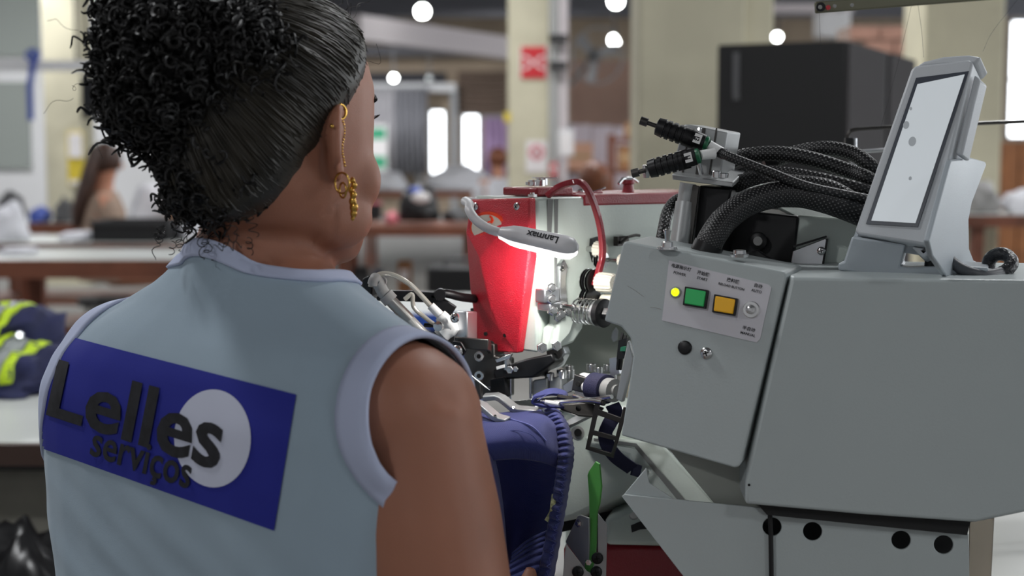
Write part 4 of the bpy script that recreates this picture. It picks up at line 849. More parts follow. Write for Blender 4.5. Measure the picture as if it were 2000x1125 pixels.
# perforated lower bracket
NK = V((-.12,-.985,.05)).normalized(); OK_ = P(1600,1060,1.215)
k1 = UP.cross(NK).normalized(); k2 = NK.cross(k1)
def K2(px, py): v = onpl(px, py, OK_, NK)-OK_; return (v.dot(k1), v.dot(k2))
holes = []
for (hx, hy) in ((1508,1029),(1587,1038),(1760,1055),(1843,1064)): c_ = K2(hx, hy); holes.append([(c_[0]+.0087*math.cos(2*PI*t/28), c_[1]+.0087*math.sin(2*PI*t/28)) for t in range(28)])
me = curve_plate([K2(x, y) for x, y in ((1216,970),(1220,967),(1505,995),(1882,1034),(1891,1044),(1893,1170),(1372,1170),(1330,1118))], holes, OK_, k1, k2, .003, .0005); place('perforated_bracket', me, m_box, LF)
b = MB(); b.prism([onpl(x, y, OK_, NK)-NK*.003 for x, y in ((1217,969),(1262,915),(1268,945),(1330,985))], -NK*.003); b.build('bracket_fold', m_box, LF, bev=.0008)
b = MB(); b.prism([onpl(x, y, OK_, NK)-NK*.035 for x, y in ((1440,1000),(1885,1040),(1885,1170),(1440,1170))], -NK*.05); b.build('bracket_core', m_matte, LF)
seg('bracket_cord', [onpl(1503,995,OK_,NK)+NK*.003, onpl(1505,1040,OK_,NK)+NK*.0035, onpl(1507,1160,OK_,NK)+NK*.003], .0021, m_matte, 8, LF)
b = MB(); b.span((.25,1.36,.802),(.40,1.60,.92)); b.build('feeder_base', m_matte, LF)
b = MB(); b.span((.30,1.34,.9),(.40,1.42,.99)); b.build('feeder_frame', m_matte, LF)
b = slab([(1895,1020),(1942,1012),(1936,1128),(1893,1128)], P(1915,1070,1.3), V((0,-1,0)), .003); b.build('plastic_guard', mat('smoky_plastic', rgb(190,180,165), .25, trans=.6), LF)
# cylinder tower behind the box
NT = V((-.35,-.93,.05)).normalized()
def T(px, py, d=1.37): return P(px, py, d)
b = slab([(1335,243),(1345,243),(1421,258),(1406,349),(1310,337)], T(1370,300,1.375), NT, .05, V((.02,.045,0))); b.build('aluminium_head', m_satin, LF, bev=.0015)
for (x0, x1) in ((1345,1348),(1372,1378),(1398,1401)):
    b = slab([(x0,250),(x1,250),(x1-14,342),(x0-14,340)], T(1370,300,1.3735), NT, .001); b.build('head_slot', m_steel, LF)
b = slab([(1312,340),(1432,356),(1431,366),(1313,351)], T(1370,352,1.36), NT, .06, V((.02,.05,.01))); b.build('top_flange', m_satin, LF, bev=.001)
seg('guide_rod', [T(1344,358,1.37), T(1338,395,1.37), T(1338,396,1.37), T(1325,490,1.36)], [.008,.0078,.0092,.0092], m_satin, 18, LF)
b = slab([(1347,360),(1365,363),(1350,490),(1334,488)], T(1350,420,1.362), NT, .004); b.build('flat_bar', m_steel, LF, bev=.0006)
b = slab([(1365,362),(1430,368),(1420,410),(1400,500),(1350,496)], T(1390,430,1.37), NT, .05, V((.02,.045,0))); b.build('motor_body', m_blk, LF, bev=.002)
for (x, y) in ((1399,342),(1413,346)): fix(ME_BOLT, T(x, y+5, 1.37), UP, .005, LF, 'bolt', 1.3)
# shock absorbers
def shock(a, c, m1, name, lab):
    """a = screw end, c = body end"""
    d_ = (c-a).normalized(); Ln = (c-a).length; r_ = .0092
    prof_ = [(0,r_*.6),(.001,r_*.9)]
    for k in range(6): t = .008+k*.0058; prof_ += [(t,r_),(t+.0003,r_*.86),(t+.0022,r_*.86),(t+.0025,r_)]
    prof_ += [(Ln*.62,r_),(Ln*.64,r_*.92),(Ln*.97,r_*.86),(Ln,r_*.6)]
    b = MB(); b.lathe(a, d_, prof_, 24); o = b.build(name, m_blk, LF, ang=25)
    b = MB(); b.lathe(a-d_*.016, d_, [(0,.0042),(.007,.0042),(.0071,.0022),(.017,.0022)], 12); b.build('adjust_screw', m_steel, o)
    b = MB(); b.lathe(c-d_*.002, d_, [(0,.0066),(.001,.0072),(.004,.0072),(.005,.005)], 16); b.build('green_collar', mat('collar_green', rgb(20,96,62), .4), o)
    b = MB(); b.lathe(c+d_*.003, (m1-c).normalized(), [(0,.0045),((m1-c).length,.0055)], 14); b.build('white_sleeve', m_whitep, o)
    v = V((0,-1,.15)); s_ = (v-d_*v.dot(d_)).normalized(); q = a+d_*Ln*.84+s_*r_*.9; ay_ = d_.cross(s_)
    if ay_.z < 0: ay_ = -ay_
    b = MB(); e_ = d_*.0035; f_ = ay_*.0045; b.prism([q-e_-f_, q+e_-f_, q+e_+f_, q-e_+f_], s_*.0007); b.build('number_tag', m_whitep, o)
    place('lettering', text_mesh(lab, .0048, q+s_*.0009, -ay_, d_, .0001, .0002), m_ink, o)
    return o
shock(P(1282,246,1.355), P(1378,280,1.345), P(1402,296,1.345), 'shock_absorber', '12'); shock(P(1266,331,1.345), P(1362,305,1.335), P(1388,301,1.34), 'shock_absorber', '11')
fix(ME_NUT, P(1258,335,1.345), V((.95,.2,.1)), .007, LF, 'lock_nut', .7)
b = MB(); b.tube([P(1366,250,1.36), P(1360,300,1.355), P(1370,340,1.36)], .0022, 8); b.build('mount_wire', m_chrome, LF)
# dark and bright housings in the middle
b = slab([(1420,430),(1460,412),(1560,422),(1548,525),(1425,510)], T(1490,470,1.40), V((-.35,-.93,.1)), .07, V((.03,.07,0))); b.build('black_housing', m_blk, LF, bev=.002)
b = MB(); b.lathe(T(1481,471,1.395), V((-.35,-.93,.1)), [(0,.009),(.003,.009),(.004,.0075)], 18); o = b.build('housing_cap', m_blk, LF); b = MB(); b.lathe(T(1481,471,1.391), V((-.35,-.93,.1)), [(0,.0045),(.003,.0045)], 12); b.build('cap_screw', m_greyf, o)
b = slab([(1553,424),(1560,420),(1700,430),(1700,535),(1543,530)], T(1620,475,1.385), V((-.25,-.96,.05)), .1, V((.02,.07,0))); b.build('pale_housing', m_cream, LF, bev=.0025)
b = slab([(1520,404),(1600,406),(1690,440),(1555,422)], T(1580,418,1.40), V((0,-.4,.9)), .003); b.build('housing_lid', m_cream, LF, bev=.0008)
b = slab([(1548,490),(1612,465),(1616,470),(1606,528),(1543,528)], T(1580,500,1.372), V((-.25,-.96,.05)), .004); o = b.build('hinged_plate', m_alu, LF, bev=.0008); fix(ME_SCREW, T(1604,490,1.366), V((-.25,-.96,.05)), .004, o)
b = MB(); b.strap([T(1549,482,1.37), T(1614,462,1.37), T(1616,466,1.368), T(1606,525,1.37)], V((-.25,-.96,.05)), .003, .002); b.build('plate_seal', m_blk, LF)
b = slab([(1432,500),(1480,486),(1500,500),(1545,520),(1545,528),(1440,520)], T(1490,508,1.33), V((-.2,-.95,.2)), .02); b.build('cable_clamp', m_blk, LF, bev=.002)
b = slab([(1455,345),(1470,346),(1466,385),(1452,384)], T(1460,365,1.42), NT, .01); b.build('small_bracket', m_alu, LF)

# ---------------------------------------------------------------- braided cables
def braid():
    m = mat('braided_sleeve', rgb(16,16,18), 0.42); nt = m.node_tree; bs = nt.nodes['Principled BSDF']
    uv = nt.nodes.new('ShaderNodeUVMap'); uv.uv_map = 'UVMap'; outs = []
    for s in (1, -1):
        mp = nt.nodes.new('ShaderNodeMapping'); mp.inputs['Rotation'].default_value = (0, 0, s*PI/4); nt.links.new(uv.outputs['UV'], mp.inputs['Vector'])
        w = nt.nodes.new('ShaderNodeTexWave'); w.inputs['Scale'].default_value = .225; nt.links.new(mp.outputs['Vector'], w.inputs['Vector']); outs.append(w)
    mu = nt.nodes.new('ShaderNodeMath'); mu.operation = 'MULTIPLY'; nt.links.new(outs[0].outputs['Fac'], mu.inputs[0]); nt.links.new(outs[1].outputs['Fac'], mu.inputs[1])
    cr = nt.nodes.new('ShaderNodeValToRGB'); cr.color_ramp.elements[0].position = .55; cr.color_ramp.elements[1].position = .8; cr.color_ramp.elements[0].color = rgb(14,14,16); cr.color_ramp.elements[1].color = rgb(104,103,102)
    nt.links.new(mu.outputs[0], cr.inputs['Fac']); nt.links.new(cr.outputs['Color'], bs.inputs['Base Color'])
    bp = nt.nodes.new('ShaderNodeBump'); bp.inputs['Strength'].default_value = .5; bp.inputs['Distance'].default_value = .0008; nt.links.new(mu.outputs[0], bp.inputs['Height']); nt.links.new(bp.outputs['Normal'], bs.inputs['Normal']); return m
def tube_uv(me, n, r_, step):
    """u = around, v = along, both in units of the braid pitch (2.2 mm)"""
    uvl = me.uv_layers.new(name='UVMap'); turns = max(8, round(2*PI*r_/.0022)); nv = len(me.vertices)
    for p in me.polygons:
        vi = list(p.vertices); ks = [i % n for i in vi]; wrap = max(ks)-min(ks) > n/2
        for li, i, k in zip(p.loop_indices, vi, ks):
            kk = k+n if (wrap and k < n/2) else k; uvl.data[li].uv = (kk/n*turns, (i//n)*step/.0022)
m_braid = braid()
cables = [('thin braided sleeve running diagonally from the shock absorbers to the screen', [(1402,296,1.345),(1430,308,1.335),(1500,335,1.325),(1580,365,1.32),(1690,388,1.33),(1740,400,1.36)], .0046, 1),
 ('braided sleeve arching highest behind, ending at the touch screen', [(1500,318,1.43),(1550,300,1.43),(1610,290,1.42),(1665,300,1.41),(1705,328,1.40),(1760,370,1.41)], .0078, 0),
 ('second braided sleeve arching under the highest one', [(1405,330,1.43),(1450,306,1.42),(1520,300,1.41),(1590,312,1.40),(1660,335,1.39),(1700,352,1.38),(1760,390,1.40)], .0078, 0),
 ('thickest braided sleeve rising in an arch from the button box', [(1378,492,1.30),(1392,462,1.30),(1420,425,1.31),(1470,392,1.32),(1540,378,1.33),(1610,390,1.33),(1690,420,1.34),(1750,450,1.37)], .0125, 0),
 ('braided sleeve from the flange, running level in the middle', [(1420,352,1.42),(1470,338,1.40),(1530,338,1.39),(1600,350,1.38),(1690,372,1.37),(1750,385,1.39)], .0070, 0),
 ('flat braided sleeve right above the thickest one', [(1425,362,1.39),(1480,352,1.37),(1550,358,1.36),(1620,368,1.355),(1690,405,1.35),(1750,425,1.38)], .0085, 0),
 ('short black hose looping behind the chrome guide rod', [(1352,382,1.42),(1322,392,1.42),(1304,415,1.41),(1296,450,1.39),(1291,478,1.38)], .0062, 0)]
for (lab, pts, r_, k) in cables:
    b = MB(); cp = bez([P(*q) for q in pts], 60); b.tube(cp, r_, 14); o = tag(b.build('cable_sleeve', m_braid, ang=60), lab, 'cable', 'braided cable sleeves')
    tube_uv(o.data, 14, r_, sum((cp[i+1]-cp[i]).length for i in range(len(cp)-1))/(len(cp)-1))
    q0_, q1_ = P(*pts[0]), P(*pts[1]); dv = (q1_-q0_).normalized(); b = MB(); b.tube([q0_-dv*.004, q0_+dv*.008], r_*1.12, 12); b.build('end_collar', m_blk, o)

# ---------------------------------------------------------------- touch screen on its cradle
TS = thing('touch_screen', 'grey control panel with bright tilted screen standing in a cradle', 'control panel', P(1790,540,1.30))
m_pan = mat('panel_grey', rgb(188,192,196), .4, bump=.1, bump_s=800); m_pan2 = mat('cradle_grey', rgb(170,178,184), .4, bump=.08, bump_s=700)
NP = V((-.46,-.82,.34)).normalized(); OP = P(1785,300,1.285)
def Sc(px, py, out=0): return onpl(px, py, OP, NP)+NP*out
bk = -NP*.042
b = MB(); b.prism([Sc(x, y) for x, y in ((1779,136),(1786,128),(1893,116),(1901,122),(1818,468),(1808,479),(1676,458),(1669,450))], bk); tb = b.build('housing', m_pan, TS, bev=.004, seg=3)
b = MB(); b.prism([Sc(x, y, -.004) for x, y in ((1783,128),(1802,116),(1842,106),(1890,103),(1916,107),(1903,122),(1840,124))], -NP*.038); b.build('top_cap', m_pan, TS, bev=.003, seg=3)
b = MB(); b.prism([Sc(x, y, -.006) for x, y in ((1900,140),(1912,150),(1876,300),(1862,296))], -NP*.016+V((.004,.0,0))); b.build('side_grip', m_pan, TS, bev=.002)
b = MB(); b.prism([Sc(x, y, .0006) for x, y in ((1790,153),(1893,140),(1793,444),(1692,438))], NP*.0008); b.build('screen_bezel', mat('bezel_dark', rgb(52,58,70), .3), TS)
scm = mat('lcd_glass', rgb(176,182,186), .18, emit=rgb(200,206,210), estr=.45, coat=.6)  # emission carries the brightness of windows mirrored in the glass
b = MB(); b.prism([Sc(x, y, .0016) for x, y in ((1793,166),(1885,147),(1789,437),(1703,432))], NP*.0006); sg = b.build('screen', scm, TS)
for (x, y, r_) in ((1771,246,.0028),(1783,278,.0034),(1780,214,.0012),(1779,350,.0014)):
    me = curve_plate(circ(0,0,r_,16,r_*1.35), [], Sc(x, y, .00245), UP.cross(NP), NP.cross(UP.cross(NP)), .0002); place('smudge', me, mat('smudge_grey', rgb(150,156,160), .5, emit=rgb(170,175,180), estr=.2), sg)
NCr = V((-.30,-.95,.0)).normalized(); OCr = P(1800,500,1.262)
def Cr(px, py, out=0): return onpl(px, py, OCr, NCr)+NCr*out
b = MB(); b.prism([Cr(x, y) for x, y in ((1637,514),(1648,511),(1664,462),(1769,478),(1758,521),(1775,523),(1870,519),(1931,523),(1930,531),(1850,538),(1798,545),(1775,545),(1637,528))], V((.02,.06,0))); b.build('cradle_base', m_pan2, TS, bev=.0025)
NR = (Sc(1898,118)-Sc(1780,133)); NR.z = 0; NR.normalize(); OR_ = Sc(1852,325)+NR*.008
b = MB(); b.prism([onpl(x, y, OR_, NR) for x, y in ((1858,313),(1898,308),(1925,316),(1927,322),(1898,398),(1892,430),(1893,485),(1902,508),(1932,524),(1930,534),(1850,540),(1822,500),(1815,470))], -NR*.005); b.build('cradle_side', m_pan2, TS, bev=.0012)
b = MB(); b.prism([Sc(x, y, -.008) for x, y in ((1712,312),(1717,310),(1676,452),(1668,462),(1650,508),(1645,508))], -NP*.02); b.build('cradle_side', m_pan2, TS, bev=.0012)
b = MB(); b.lathe(P(1818,526,1.275), UP, [(0,.006),(.01,.0055),(.011,.004),(.018,.004)], 16); b.build('cradle_screw', m_blk, TS)
b = MB(); b.prism([Sc(x, y, -.006) for x, y in ((1775,476),(1812,482),(1836,445),(1838,470),(1800,500))], -NP*.02); b.build('cable_boot', m_pan, TS, bev=.003)
b = MB(); b.tube(bez([P(1835,448,1.30), P(1842,480,1.275), P(1856,508,1.262), P(1885,529,1.25), P(1925,538,1.25), P(1958,532,1.265)], 36), .0052, 12); tag(b.build('screen_cord', mat('grey_cord', rgb(84,86,90), .45), ang=60), 'dark grey cord from the touch screen lying on the side cover', 'cord')
b = MB(); b.tube(bez([P(1930,524,1.29), P(1934,506,1.29), P(1950,496,1.285), P(1968,500,1.28), P(1976,514,1.27), P(1966,528,1.265), P(1956,533,1.266)], 36), .0062, 12); tag(b.build('cord_wrap', mat('wrap_tape', rgb(38,38,42), .3, bump=.8, bump_s=300), ang=60), 'black taped loop of cord at the right of the cradle', 'cord')

# ---------------------------------------------------------------- thread stand, chrome rail, threads
ST = thing('thread_stand', 'olive thread stand bar crossing the top right corner', 'thread stand', V((P(2215,300,1.60).x, 1.62, .80)))
ta, tb_ = P(1592,15,1.50), P(2230,-34,1.60); tdv = (tb_-ta).normalized()
b = MB(); b.strap([ta, tb_], UP, .012, .005); b.build('cross_bar', mat('olive_bar', rgb(104,102,84), .45, .4), ST, bev=.0015)
b = MB(); b.lathe(P(1602,14,1.497), V((0,-1,0)), [(0,.0048),(.003,.0048),(.0031,.0028)], 18); b.build('thread_eyelet', m_blk, ST); b = MB(); b.lathe(P(1602,14,1.493), V((0,-1,0)), [(0,.0022),(.0012,.0018)], 12); b.build('eyelet_pin', m_greyf, ST)
b = MB(); b.lathe(P(1617,15,1.497), V((0,-1,0)), [(0,.0025),(.002,.0025)], 12); b.build('red_stud', m_redp, ST)
for (x, y) in ((1630,12),(1664,10)): b = MB(); b.lathe(P(x, y, 1.498), V((0,-1,0)), [(0,.002),(.002,.0018)], 12); b.build('stud', m_greyf, ST)
pz = P(2215,-32,1.60); b = MB(); b.cyl((pz.x, pz.y+.012, .802), (pz.x, pz.y+.012, pz.z+.02), .009, 16); b.build('pole', m_chrome, ST); b = MB(); b.lathe((pz.x, pz.y+.012, .801), UP, [(0,.07),(.006,.07),(.01,.02)], 24); b.build('foot', m_blk, ST)
for pts in ([(1600,20,1.5),(1606,160,1.47),(1618,300,1.45)], [(1782,3,1.53),(1755,120,1.5),(1720,250,1.46)], [(1792,2,1.53),(1800,60,1.5),(1804,112,1.45)], [(1995,-10,1.56),(1940,60,1.5),(1920,100,1.45)]):
    b = MB(); b.tube(bez([P(*q) for q in pts], 20), .00016, 4); b.build('thread', m_ink, ST)
RL = thing('chrome_rail', 'thin chrome rail running behind the touch screen to the right edge', 'rail', P(1700,300,1.60))
b = MB(); b.tube(bez([P(1657,330,1.60), P(1656,275,1.60), P(1658,260,1.60), P(1666,254,1.60), P(1690,251,1.60), P(1780,246,1.60), P(1930,240,1.62), P(2130,232,1.64)], 60), .0022, 10); b.build('rod', m_steel, RL)
b = MB(); b.tube([P(1668,270,1.605), P(1668,330,1.605)], .0035, 10); b.tube([P(1680,296,1.605), P(1735,292,1.605)], .002, 8); b.build('inner_rod', m_alu, RL); b = MB(); b.box(P(1657,278,1.60), (.008,.008,.01)); b.build('rail_clip', m_blk, RL)
b = MB(); b.cyl(V((P(1664,330,1.6).x,1.6,.802)), P(1664,325,1.60), .006, 10); b.cyl(V((P(2125,330,1.64).x,1.64,.802)), P(2125,233,1.64), .006, 10); b.build('rail_post', m_steel, RL)

# ---------------------------------------------------------------- machine table
MT = thing('machine_table', 'glossy white machine table seen at the bottom right corner', 'table', V((.7,1.85,0)))
b = MB(); b.span((.02,1.36,.77),(1.35,2.25,.80)); b.build('tabletop', mat('glossy_white_laminate', rgb(226,226,222), .18), MT, bev=.004)
for x in (.42, 1.28):
    for y in (1.42, 2.18): b = MB(); b.span((x-.025,y-.025,0),(x+.025,y+.025,.77)); b.build('leg', m_dgrey, MT)
b = MB(); b.span((.42,2.165,.2),(1.28,2.195,.24)); b.build('stretcher', m_dgrey, MT)

# ---------------------------------------------------------------- trousers being sewn
TR = thing('work_trousers', 'navy work trousers with gathered elastic waistband under the clamp feet', 'clothing', P(1020,1000,1.34))
def twill(name, c1):
    m = mat(name, c1, .85, sheen=.2); nt = m.node_tree; bs = nt.nodes['Principled BSDF']; tc = nt.nodes.new('ShaderNodeTexCoord'); w = nt.nodes.new('ShaderNodeTexWave'); w.inputs['Scale'].default_value = 420; w.bands_direction = 'DIAGONAL'
    nt.links.new(tc.outputs['Object'], w.inputs['Vector']); bp = nt.nodes.new('ShaderNodeBump'); bp.inputs['Strength'].default_value = .35; bp.inputs['Distance'].default_value = .0008; nt.links.new(w.outputs['Fac'], bp.inputs['Height']); nt.links.new(bp.outputs['Normal'], bs.inputs['Normal']); return m
m_trs = twill('navy_twill', rgb(52,58,120))
m_stit = mat('blue_stitch', rgb(92,98,160), .7)
def patch(name, rows, mm, parent, nu=40, nv=24, amp=0, fr=30, seed=0, th=.0012, fn=None):
    g = [bez([P(*q) for q in r], nu) for r in rows]; m_ = min(len(x) for x in g); cols = [bez([g[i][j] for i in range(len(g))], nv) for j in range(m_)]
    n_ = len(cols[0]); vs = []
    for i in range(n_):
        for j in range(m_):
            p = cols[j][i]
            if amp: p = p+V((0,-1,.3))*amp*noise.noise(p*fr+V((seed*9,0,0)))
            if fn: p = fn(p, i/(n_-1), j/(m_-1))
            vs.append(p)
    b = MB(); b.add(vs, [(i*m_+j, i*m_+j+1, (i+1)*m_+j+1, (i+1)*m_+j) for i in range(n_-1) for j in range(m_-1)]); o = b.build(name, mm, parent, ang=80)
    s_ = o.modifiers.new('s', 'SOLIDIFY'); s_.thickness = th; s_.offset = 0; return o, cols
up, upc = patch('upper_panel', [[(915,806,1.40),(960,808,1.40),(1010,804,1.40),(1050,800,1.40),(1080,812,1.39)], [(915,815,1.36),(960,822,1.35),(1010,818,1.345),(1055,816,1.345),(1092,830,1.35)], [(915,838,1.325),(960,836,1.32),(1010,832,1.315),(1058,838,1.315),(1096,858,1.33)], [(920,872,1.305),(960,868,1.30),(1010,866,1.297),(1058,872,1.30),(1094,890,1.32)], [(925,905,1.31),(962,900,1.31),(1010,896,1.31),(1055,902,1.315),(1092,915,1.33)]], m_trs, TR, 60, 40, .006, 28, 2)
inn, _ = patch('inner_panel', [[(920,880,1.33),(980,880,1.365),(1040,884,1.365),(1098,900,1.335)], [(925,960,1.34),(985,960,1.385),(1040,960,1.385),(1094,960,1.34)], [(935,1050,1.34),(990,1050,1.39),(1035,1050,1.385),(1076,1050,1.335)], [(950,1140,1.34),(990,1140,1.39),(1030,1140,1.38),(1060,1140,1.33)]], m_trs, TR, 30, 30, .006, 20, 3)
patch('left_fold', [[(930,880,1.30),(945,874,1.295),(962,880,1.31)], [(940,940,1.30),(962,930,1.295),(976,945,1.315)], [(950,1020,1.30),(975,1015,1.295),(986,1030,1.32)], [(960,1140,1.30),(985,1140,1.295),(992,1140,1.32)]], m_trs, TR, 20, 40, .004, 40, 4)
patch('lower_gather', [[(1000,1080,1.34),(1030,1055,1.335),(1060,1040,1.32),(1085,1030,1.31)], [(995,1110,1.33),(1030,1090,1.325),(1055,1080,1.31),(1076,1075,1.30)], [(990,1160,1.32),(1030,1150,1.31),(1050,1150,1.30),(1062,1150,1.295)]], m_trs, TR, 40, 60, 0, 1, 0, fn=lambda p, u, v: p+V((0,-1,.2))*.003*math.sin(u*44)*(.3+.7*v))
def ruffle(p, u, v): return p+V((-.3,-1,0))*(.0028*math.sin(u*150)+.0012*math.sin(u*61+1))*(.35+.65*abs(math.sin(v*PI)))
wb, wbc = patch('waistband', [[(1058,800,1.385),(1078,797,1.375),(1092,802,1.375)], [(1075,822,1.355),(1092,816,1.345),(1107,826,1.355)], [(1086,852,1.335),(1103,848,1.325),(1117,856,1.335)], [(1090,890,1.32),(1107,888,1.31),(1120,892,1.325)], [(1086,930,1.315),(1102,934,1.305),(1113,938,1.325)], [(1078,985,1.31),(1094,990,1.30),(1104,994,1.32)], [(1066,1050,1.305),(1083,1055,1.295),(1093,1058,1.315)], [(1048,1140,1.30),(1066,1142,1.29),(1078,1144,1.31)]], m_trs, TR, 14, 300, 0, 1, 0, .0015, ruffle)
m_ = len(wbc); 
for (j, a0) in ((m_//2, 0), (int(m_*.8), 1)):
    pts = []
    col = wbc[j]; k0 = int(len(col)*.50) if j == m_//2 else int(len(col)*.05)
    for i in range(k0, len(col)-1, 3):
        d_ = (wbc[min(j+1, m_-1)][i]-wbc[j-1][i]).normalized(); pts.append(ruffle(col[i], i/(len(col)-1), j/(m_-1))+V((-.2,-1,0))*.0022+d_*(.0022 if (i//3) % 2 else -.0022))
    b = MB(); b.tube(pts, .0004, 4); b.build('zigzag_stitch', m_stit, TR)
def seam(pts, r_=.0005, off=.003): b = MB(); b.tube(bez([P(*q)+V((0,-1,.3))*off for q in pts], 40), r_, 5); b.build('seam', m_stit, TR)
seam([(925,826,1.335),(960,826,1.345),(985,818,1.35),(1010,824,1.33),(1040,835,1.315),(1066,862,1.31)], .0011, .004); seam([(970,846,1.315),(1010,842,1.31),(1040,852,1.305),(1060,880,1.31)], .0004, .0045)
b = MB(); b.strap(bez([P(1083,965,1.312), P(1080,985,1.305), P(1078,1000,1.308), P(1068,1018,1.312)], 12), V((1,-.4,0)), .005, .0008); b.build('care_label', mat('label_cream', rgb(206,204,150), .7, noise_s=300, noise_a=.4), TR)
# belt loop strip held by the fingers, and the tape feeding it
BL = thing('belt_loop', 'short navy fabric loop held by the pinch fingers beside the silver blocks', 'fabric strip', P(1070,780,1.38))
b = MB(); b.strap(bez([P(1096,790,1.385), P(1060,789,1.37), P(1044,784,1.37), P(1046,776,1.37), P(1070,767,1.38), P(1092,766,1.39), P(1104,772,1.39), P(1102,785,1.39)], 36), V((.3,.9,.15)), .011, .0022); b.build('strip', m_trs, BL)
b = MB(); b.tube(bez([P(1050,783,1.363), P(1070,770,1.372), P(1092,768,1.38)], 16), .0004, 5); b.build('stitch_line', m_stit, BL)
BT = thing('loop_tape', 'dark navy tape hanging down through the brown ladder frame', 'fabric strip', P(1190,870,1.36))
b = MB(); b.strap(bez([P(1196,790,1.37), P(1202,806,1.365), P(1190,828,1.36), P(1182,848,1.36), P(1188,872,1.362), P(1205,894,1.37), P(1235,916,1.385)], 40), V((1,.15,.25)), .014, .0015); b.build('strip', mat('navy_tape', rgb(30,32,62), .85), BT)
b = MB(); b.strap([P(1235,916,1.385), P(1250,921,1.39)], V((.2,.3,1)), .012, .003); b.build('fold', mat('navy_tape', rgb(30,32,62), .85), BT)
# ================================================================ the seamstress
YAW = math.radians(40)
BK = V((-.280,1.155,0))                 # spine line on the back surface (z = 0)
FW = V((math.sin(YAW), math.cos(YAW), 0)); RT = V((math.cos(YAW), -math.sin(YAW), 0))
def W(s, f, z): return BK + RT*s + FW*f + V((0,0,z))
PR = thing('person', 'woman seen from behind in pale grey sleeveless vest, curly black bun, gold earrings', 'person', W(0,.14,0))
def skinmat():
    m = mat('skin_brown', rgb(160,108,86), .5, noise_s=9, noise_a=.07, bump=.12, bump_s=900, spec=.4)
    b_ = m.node_tree.nodes['Principled BSDF']; b_.inputs['Subsurface Weight'].default_value = .08; b_.inputs['Subsurface Radius'].default_value = (.012,.004,.002); b_.inputs['Subsurface Scale'].default_value = .5
    return m
m_skin = skinmat()
def sring(cx, cf, z, a, b_, n=28, e=2.5, tilt=0):
    out = []
    for k in range(n):
        t = 2*PI*k/n; c, s = math.cos(t), math.sin(t)
        e_ = e if s < 0 else 2.1; x = a*math.copysign(abs(c)**(2/e_), c)*(1-.20*max(0, s)); y = b_*math.copysign(abs(s)**(2/e_), s)*(1 if s < 0 else .88)
        out.append(W(cx+x, cf+y, z+tilt*x))
    return out
bd = MB()
TORSO = [(.58,.150,.222,.150),(.66,.145,.226,.145),(.76,.135,.222,.130),(.84,.128,.222,.124),(.92,.124,.228,.122),(.99,.120,.232,.119),(1.035,.117,.230,.114),(1.065,.113,.220,.106),(1.090,.108,.190,.092),(1.115,.104,.140,.076),(1.138,.102,.098,.064),(1.16,.103,.068,.057),(1.19,.107,.056,.053),(1.235,.112,.053,.054)]
def torso(b): b.loft([sring(-.021 if z < 1.08 else -.004, cf, z, a+(.009 if z < 1.08 else 0), b_, e=3.5 if z < 1.05 else (2.8 if z < 1.1 else 2.2)) for (z, cf, a, b_) in TORSO])
torso(bd)
HC = V((-.204,1.225,1.272))
def Hd(s, f, z): return HC + RT*s + FW*f + V((0,0,z))
HEAD = [(-.120,.052,.024,.020),(-.114,.048,.036,.034),(-.100,.036,.052,.046),(-.080,.016,.074,.060),(-.055,.004,.088,.066),(-.025,.0,.094,.070),(.005,-.002,.097,.073),(.035,-.003,.098,.0745),(.060,-.004,.092,.069),(.082,-.006,.076,.057),(.098,-.008,.052,.040),(.107,-.008,.022,.018)]
def hring(z, cf, hl, hw, n=28, g=0.0):
    out = []
    for k in range(n):
        t = 2*PI*k/n; c, s = math.cos(t), math.sin(t)
        out.append(Hd((hw+g)*math.copysign(abs(c)**.9, c), cf+(hl+g)*s, z))
    return out
bd.loft([hring(*h) for h in HEAD])
RH = Matrix((RT, FW, V((0,0,1)))).transposed()
bd.ell(Hd(0,.098,-.030), (.013,.020,.016), RH, 12, 8)                     # nose
bd.loft([[Hd(x*w_, .088+y, z) for x, y in ((-1,-.01),(-.5,.006),(0,.010),(.5,.006),(1,-.01),(0,-.02))] for z, w_ in ((.010,.006),(-.01,.008),(-.028,.013))])
for z, h in ((-.066,.006),(-.078,.007)): bd.ell(Hd(0,.086,z), (.022,.012,h), RH, 12, 6)  # lips
bd.ell(Hd(0,.068,-.105), (.022,.020,.016), RH, 12, 8)                     # chin
for s in (1,-1):
    bd.ell(Hd(s*.037,.054,-.045), (.028,.028,.032), RH, 14, 10)           # cheek
    bd.ell(Hd(s*.048,.030,-.078), (.022,.036,.026), RH, 14, 10)           # jaw
# neck
def neck_tube(b): b.tube([W(0,.085,1.10), W(0,.093,1.16), W(0.004,.103,1.20), Hd(0,-.014,-.05)], [.058,.055,.052,.054], 20)
neck_tube(bd)
# ears: flattened shell with rim and lobe
for s in (1,-1):
    ex = (RT*s*.62+FW*-.78).normalized(); ey = (RT*s*.78+FW*.62).normalized(); RE = Matrix((ex, ey, V((0,0,1)))).transposed(); ec_ = Hd(s*.081,-.004,-.012)
    bd.ell(ec_, (.0175,.0055,.027), RE, 16, 12); bd.ell(ec_+V((0,0,-.024))+RT*s*-.004+FW*.006, (.009,.006,.011), RE, 12, 8)
    bd.tube([ec_+RE@V((.0155*math.cos(t), .004, .0265*math.sin(t)+.002)) for t in [(-.9+i*.25) for i in range(13)]], .0042, 8)
    bd.tube([Hd(s*.070,-.004,.01), ec_+V((0,0,.004))], .011, 10)
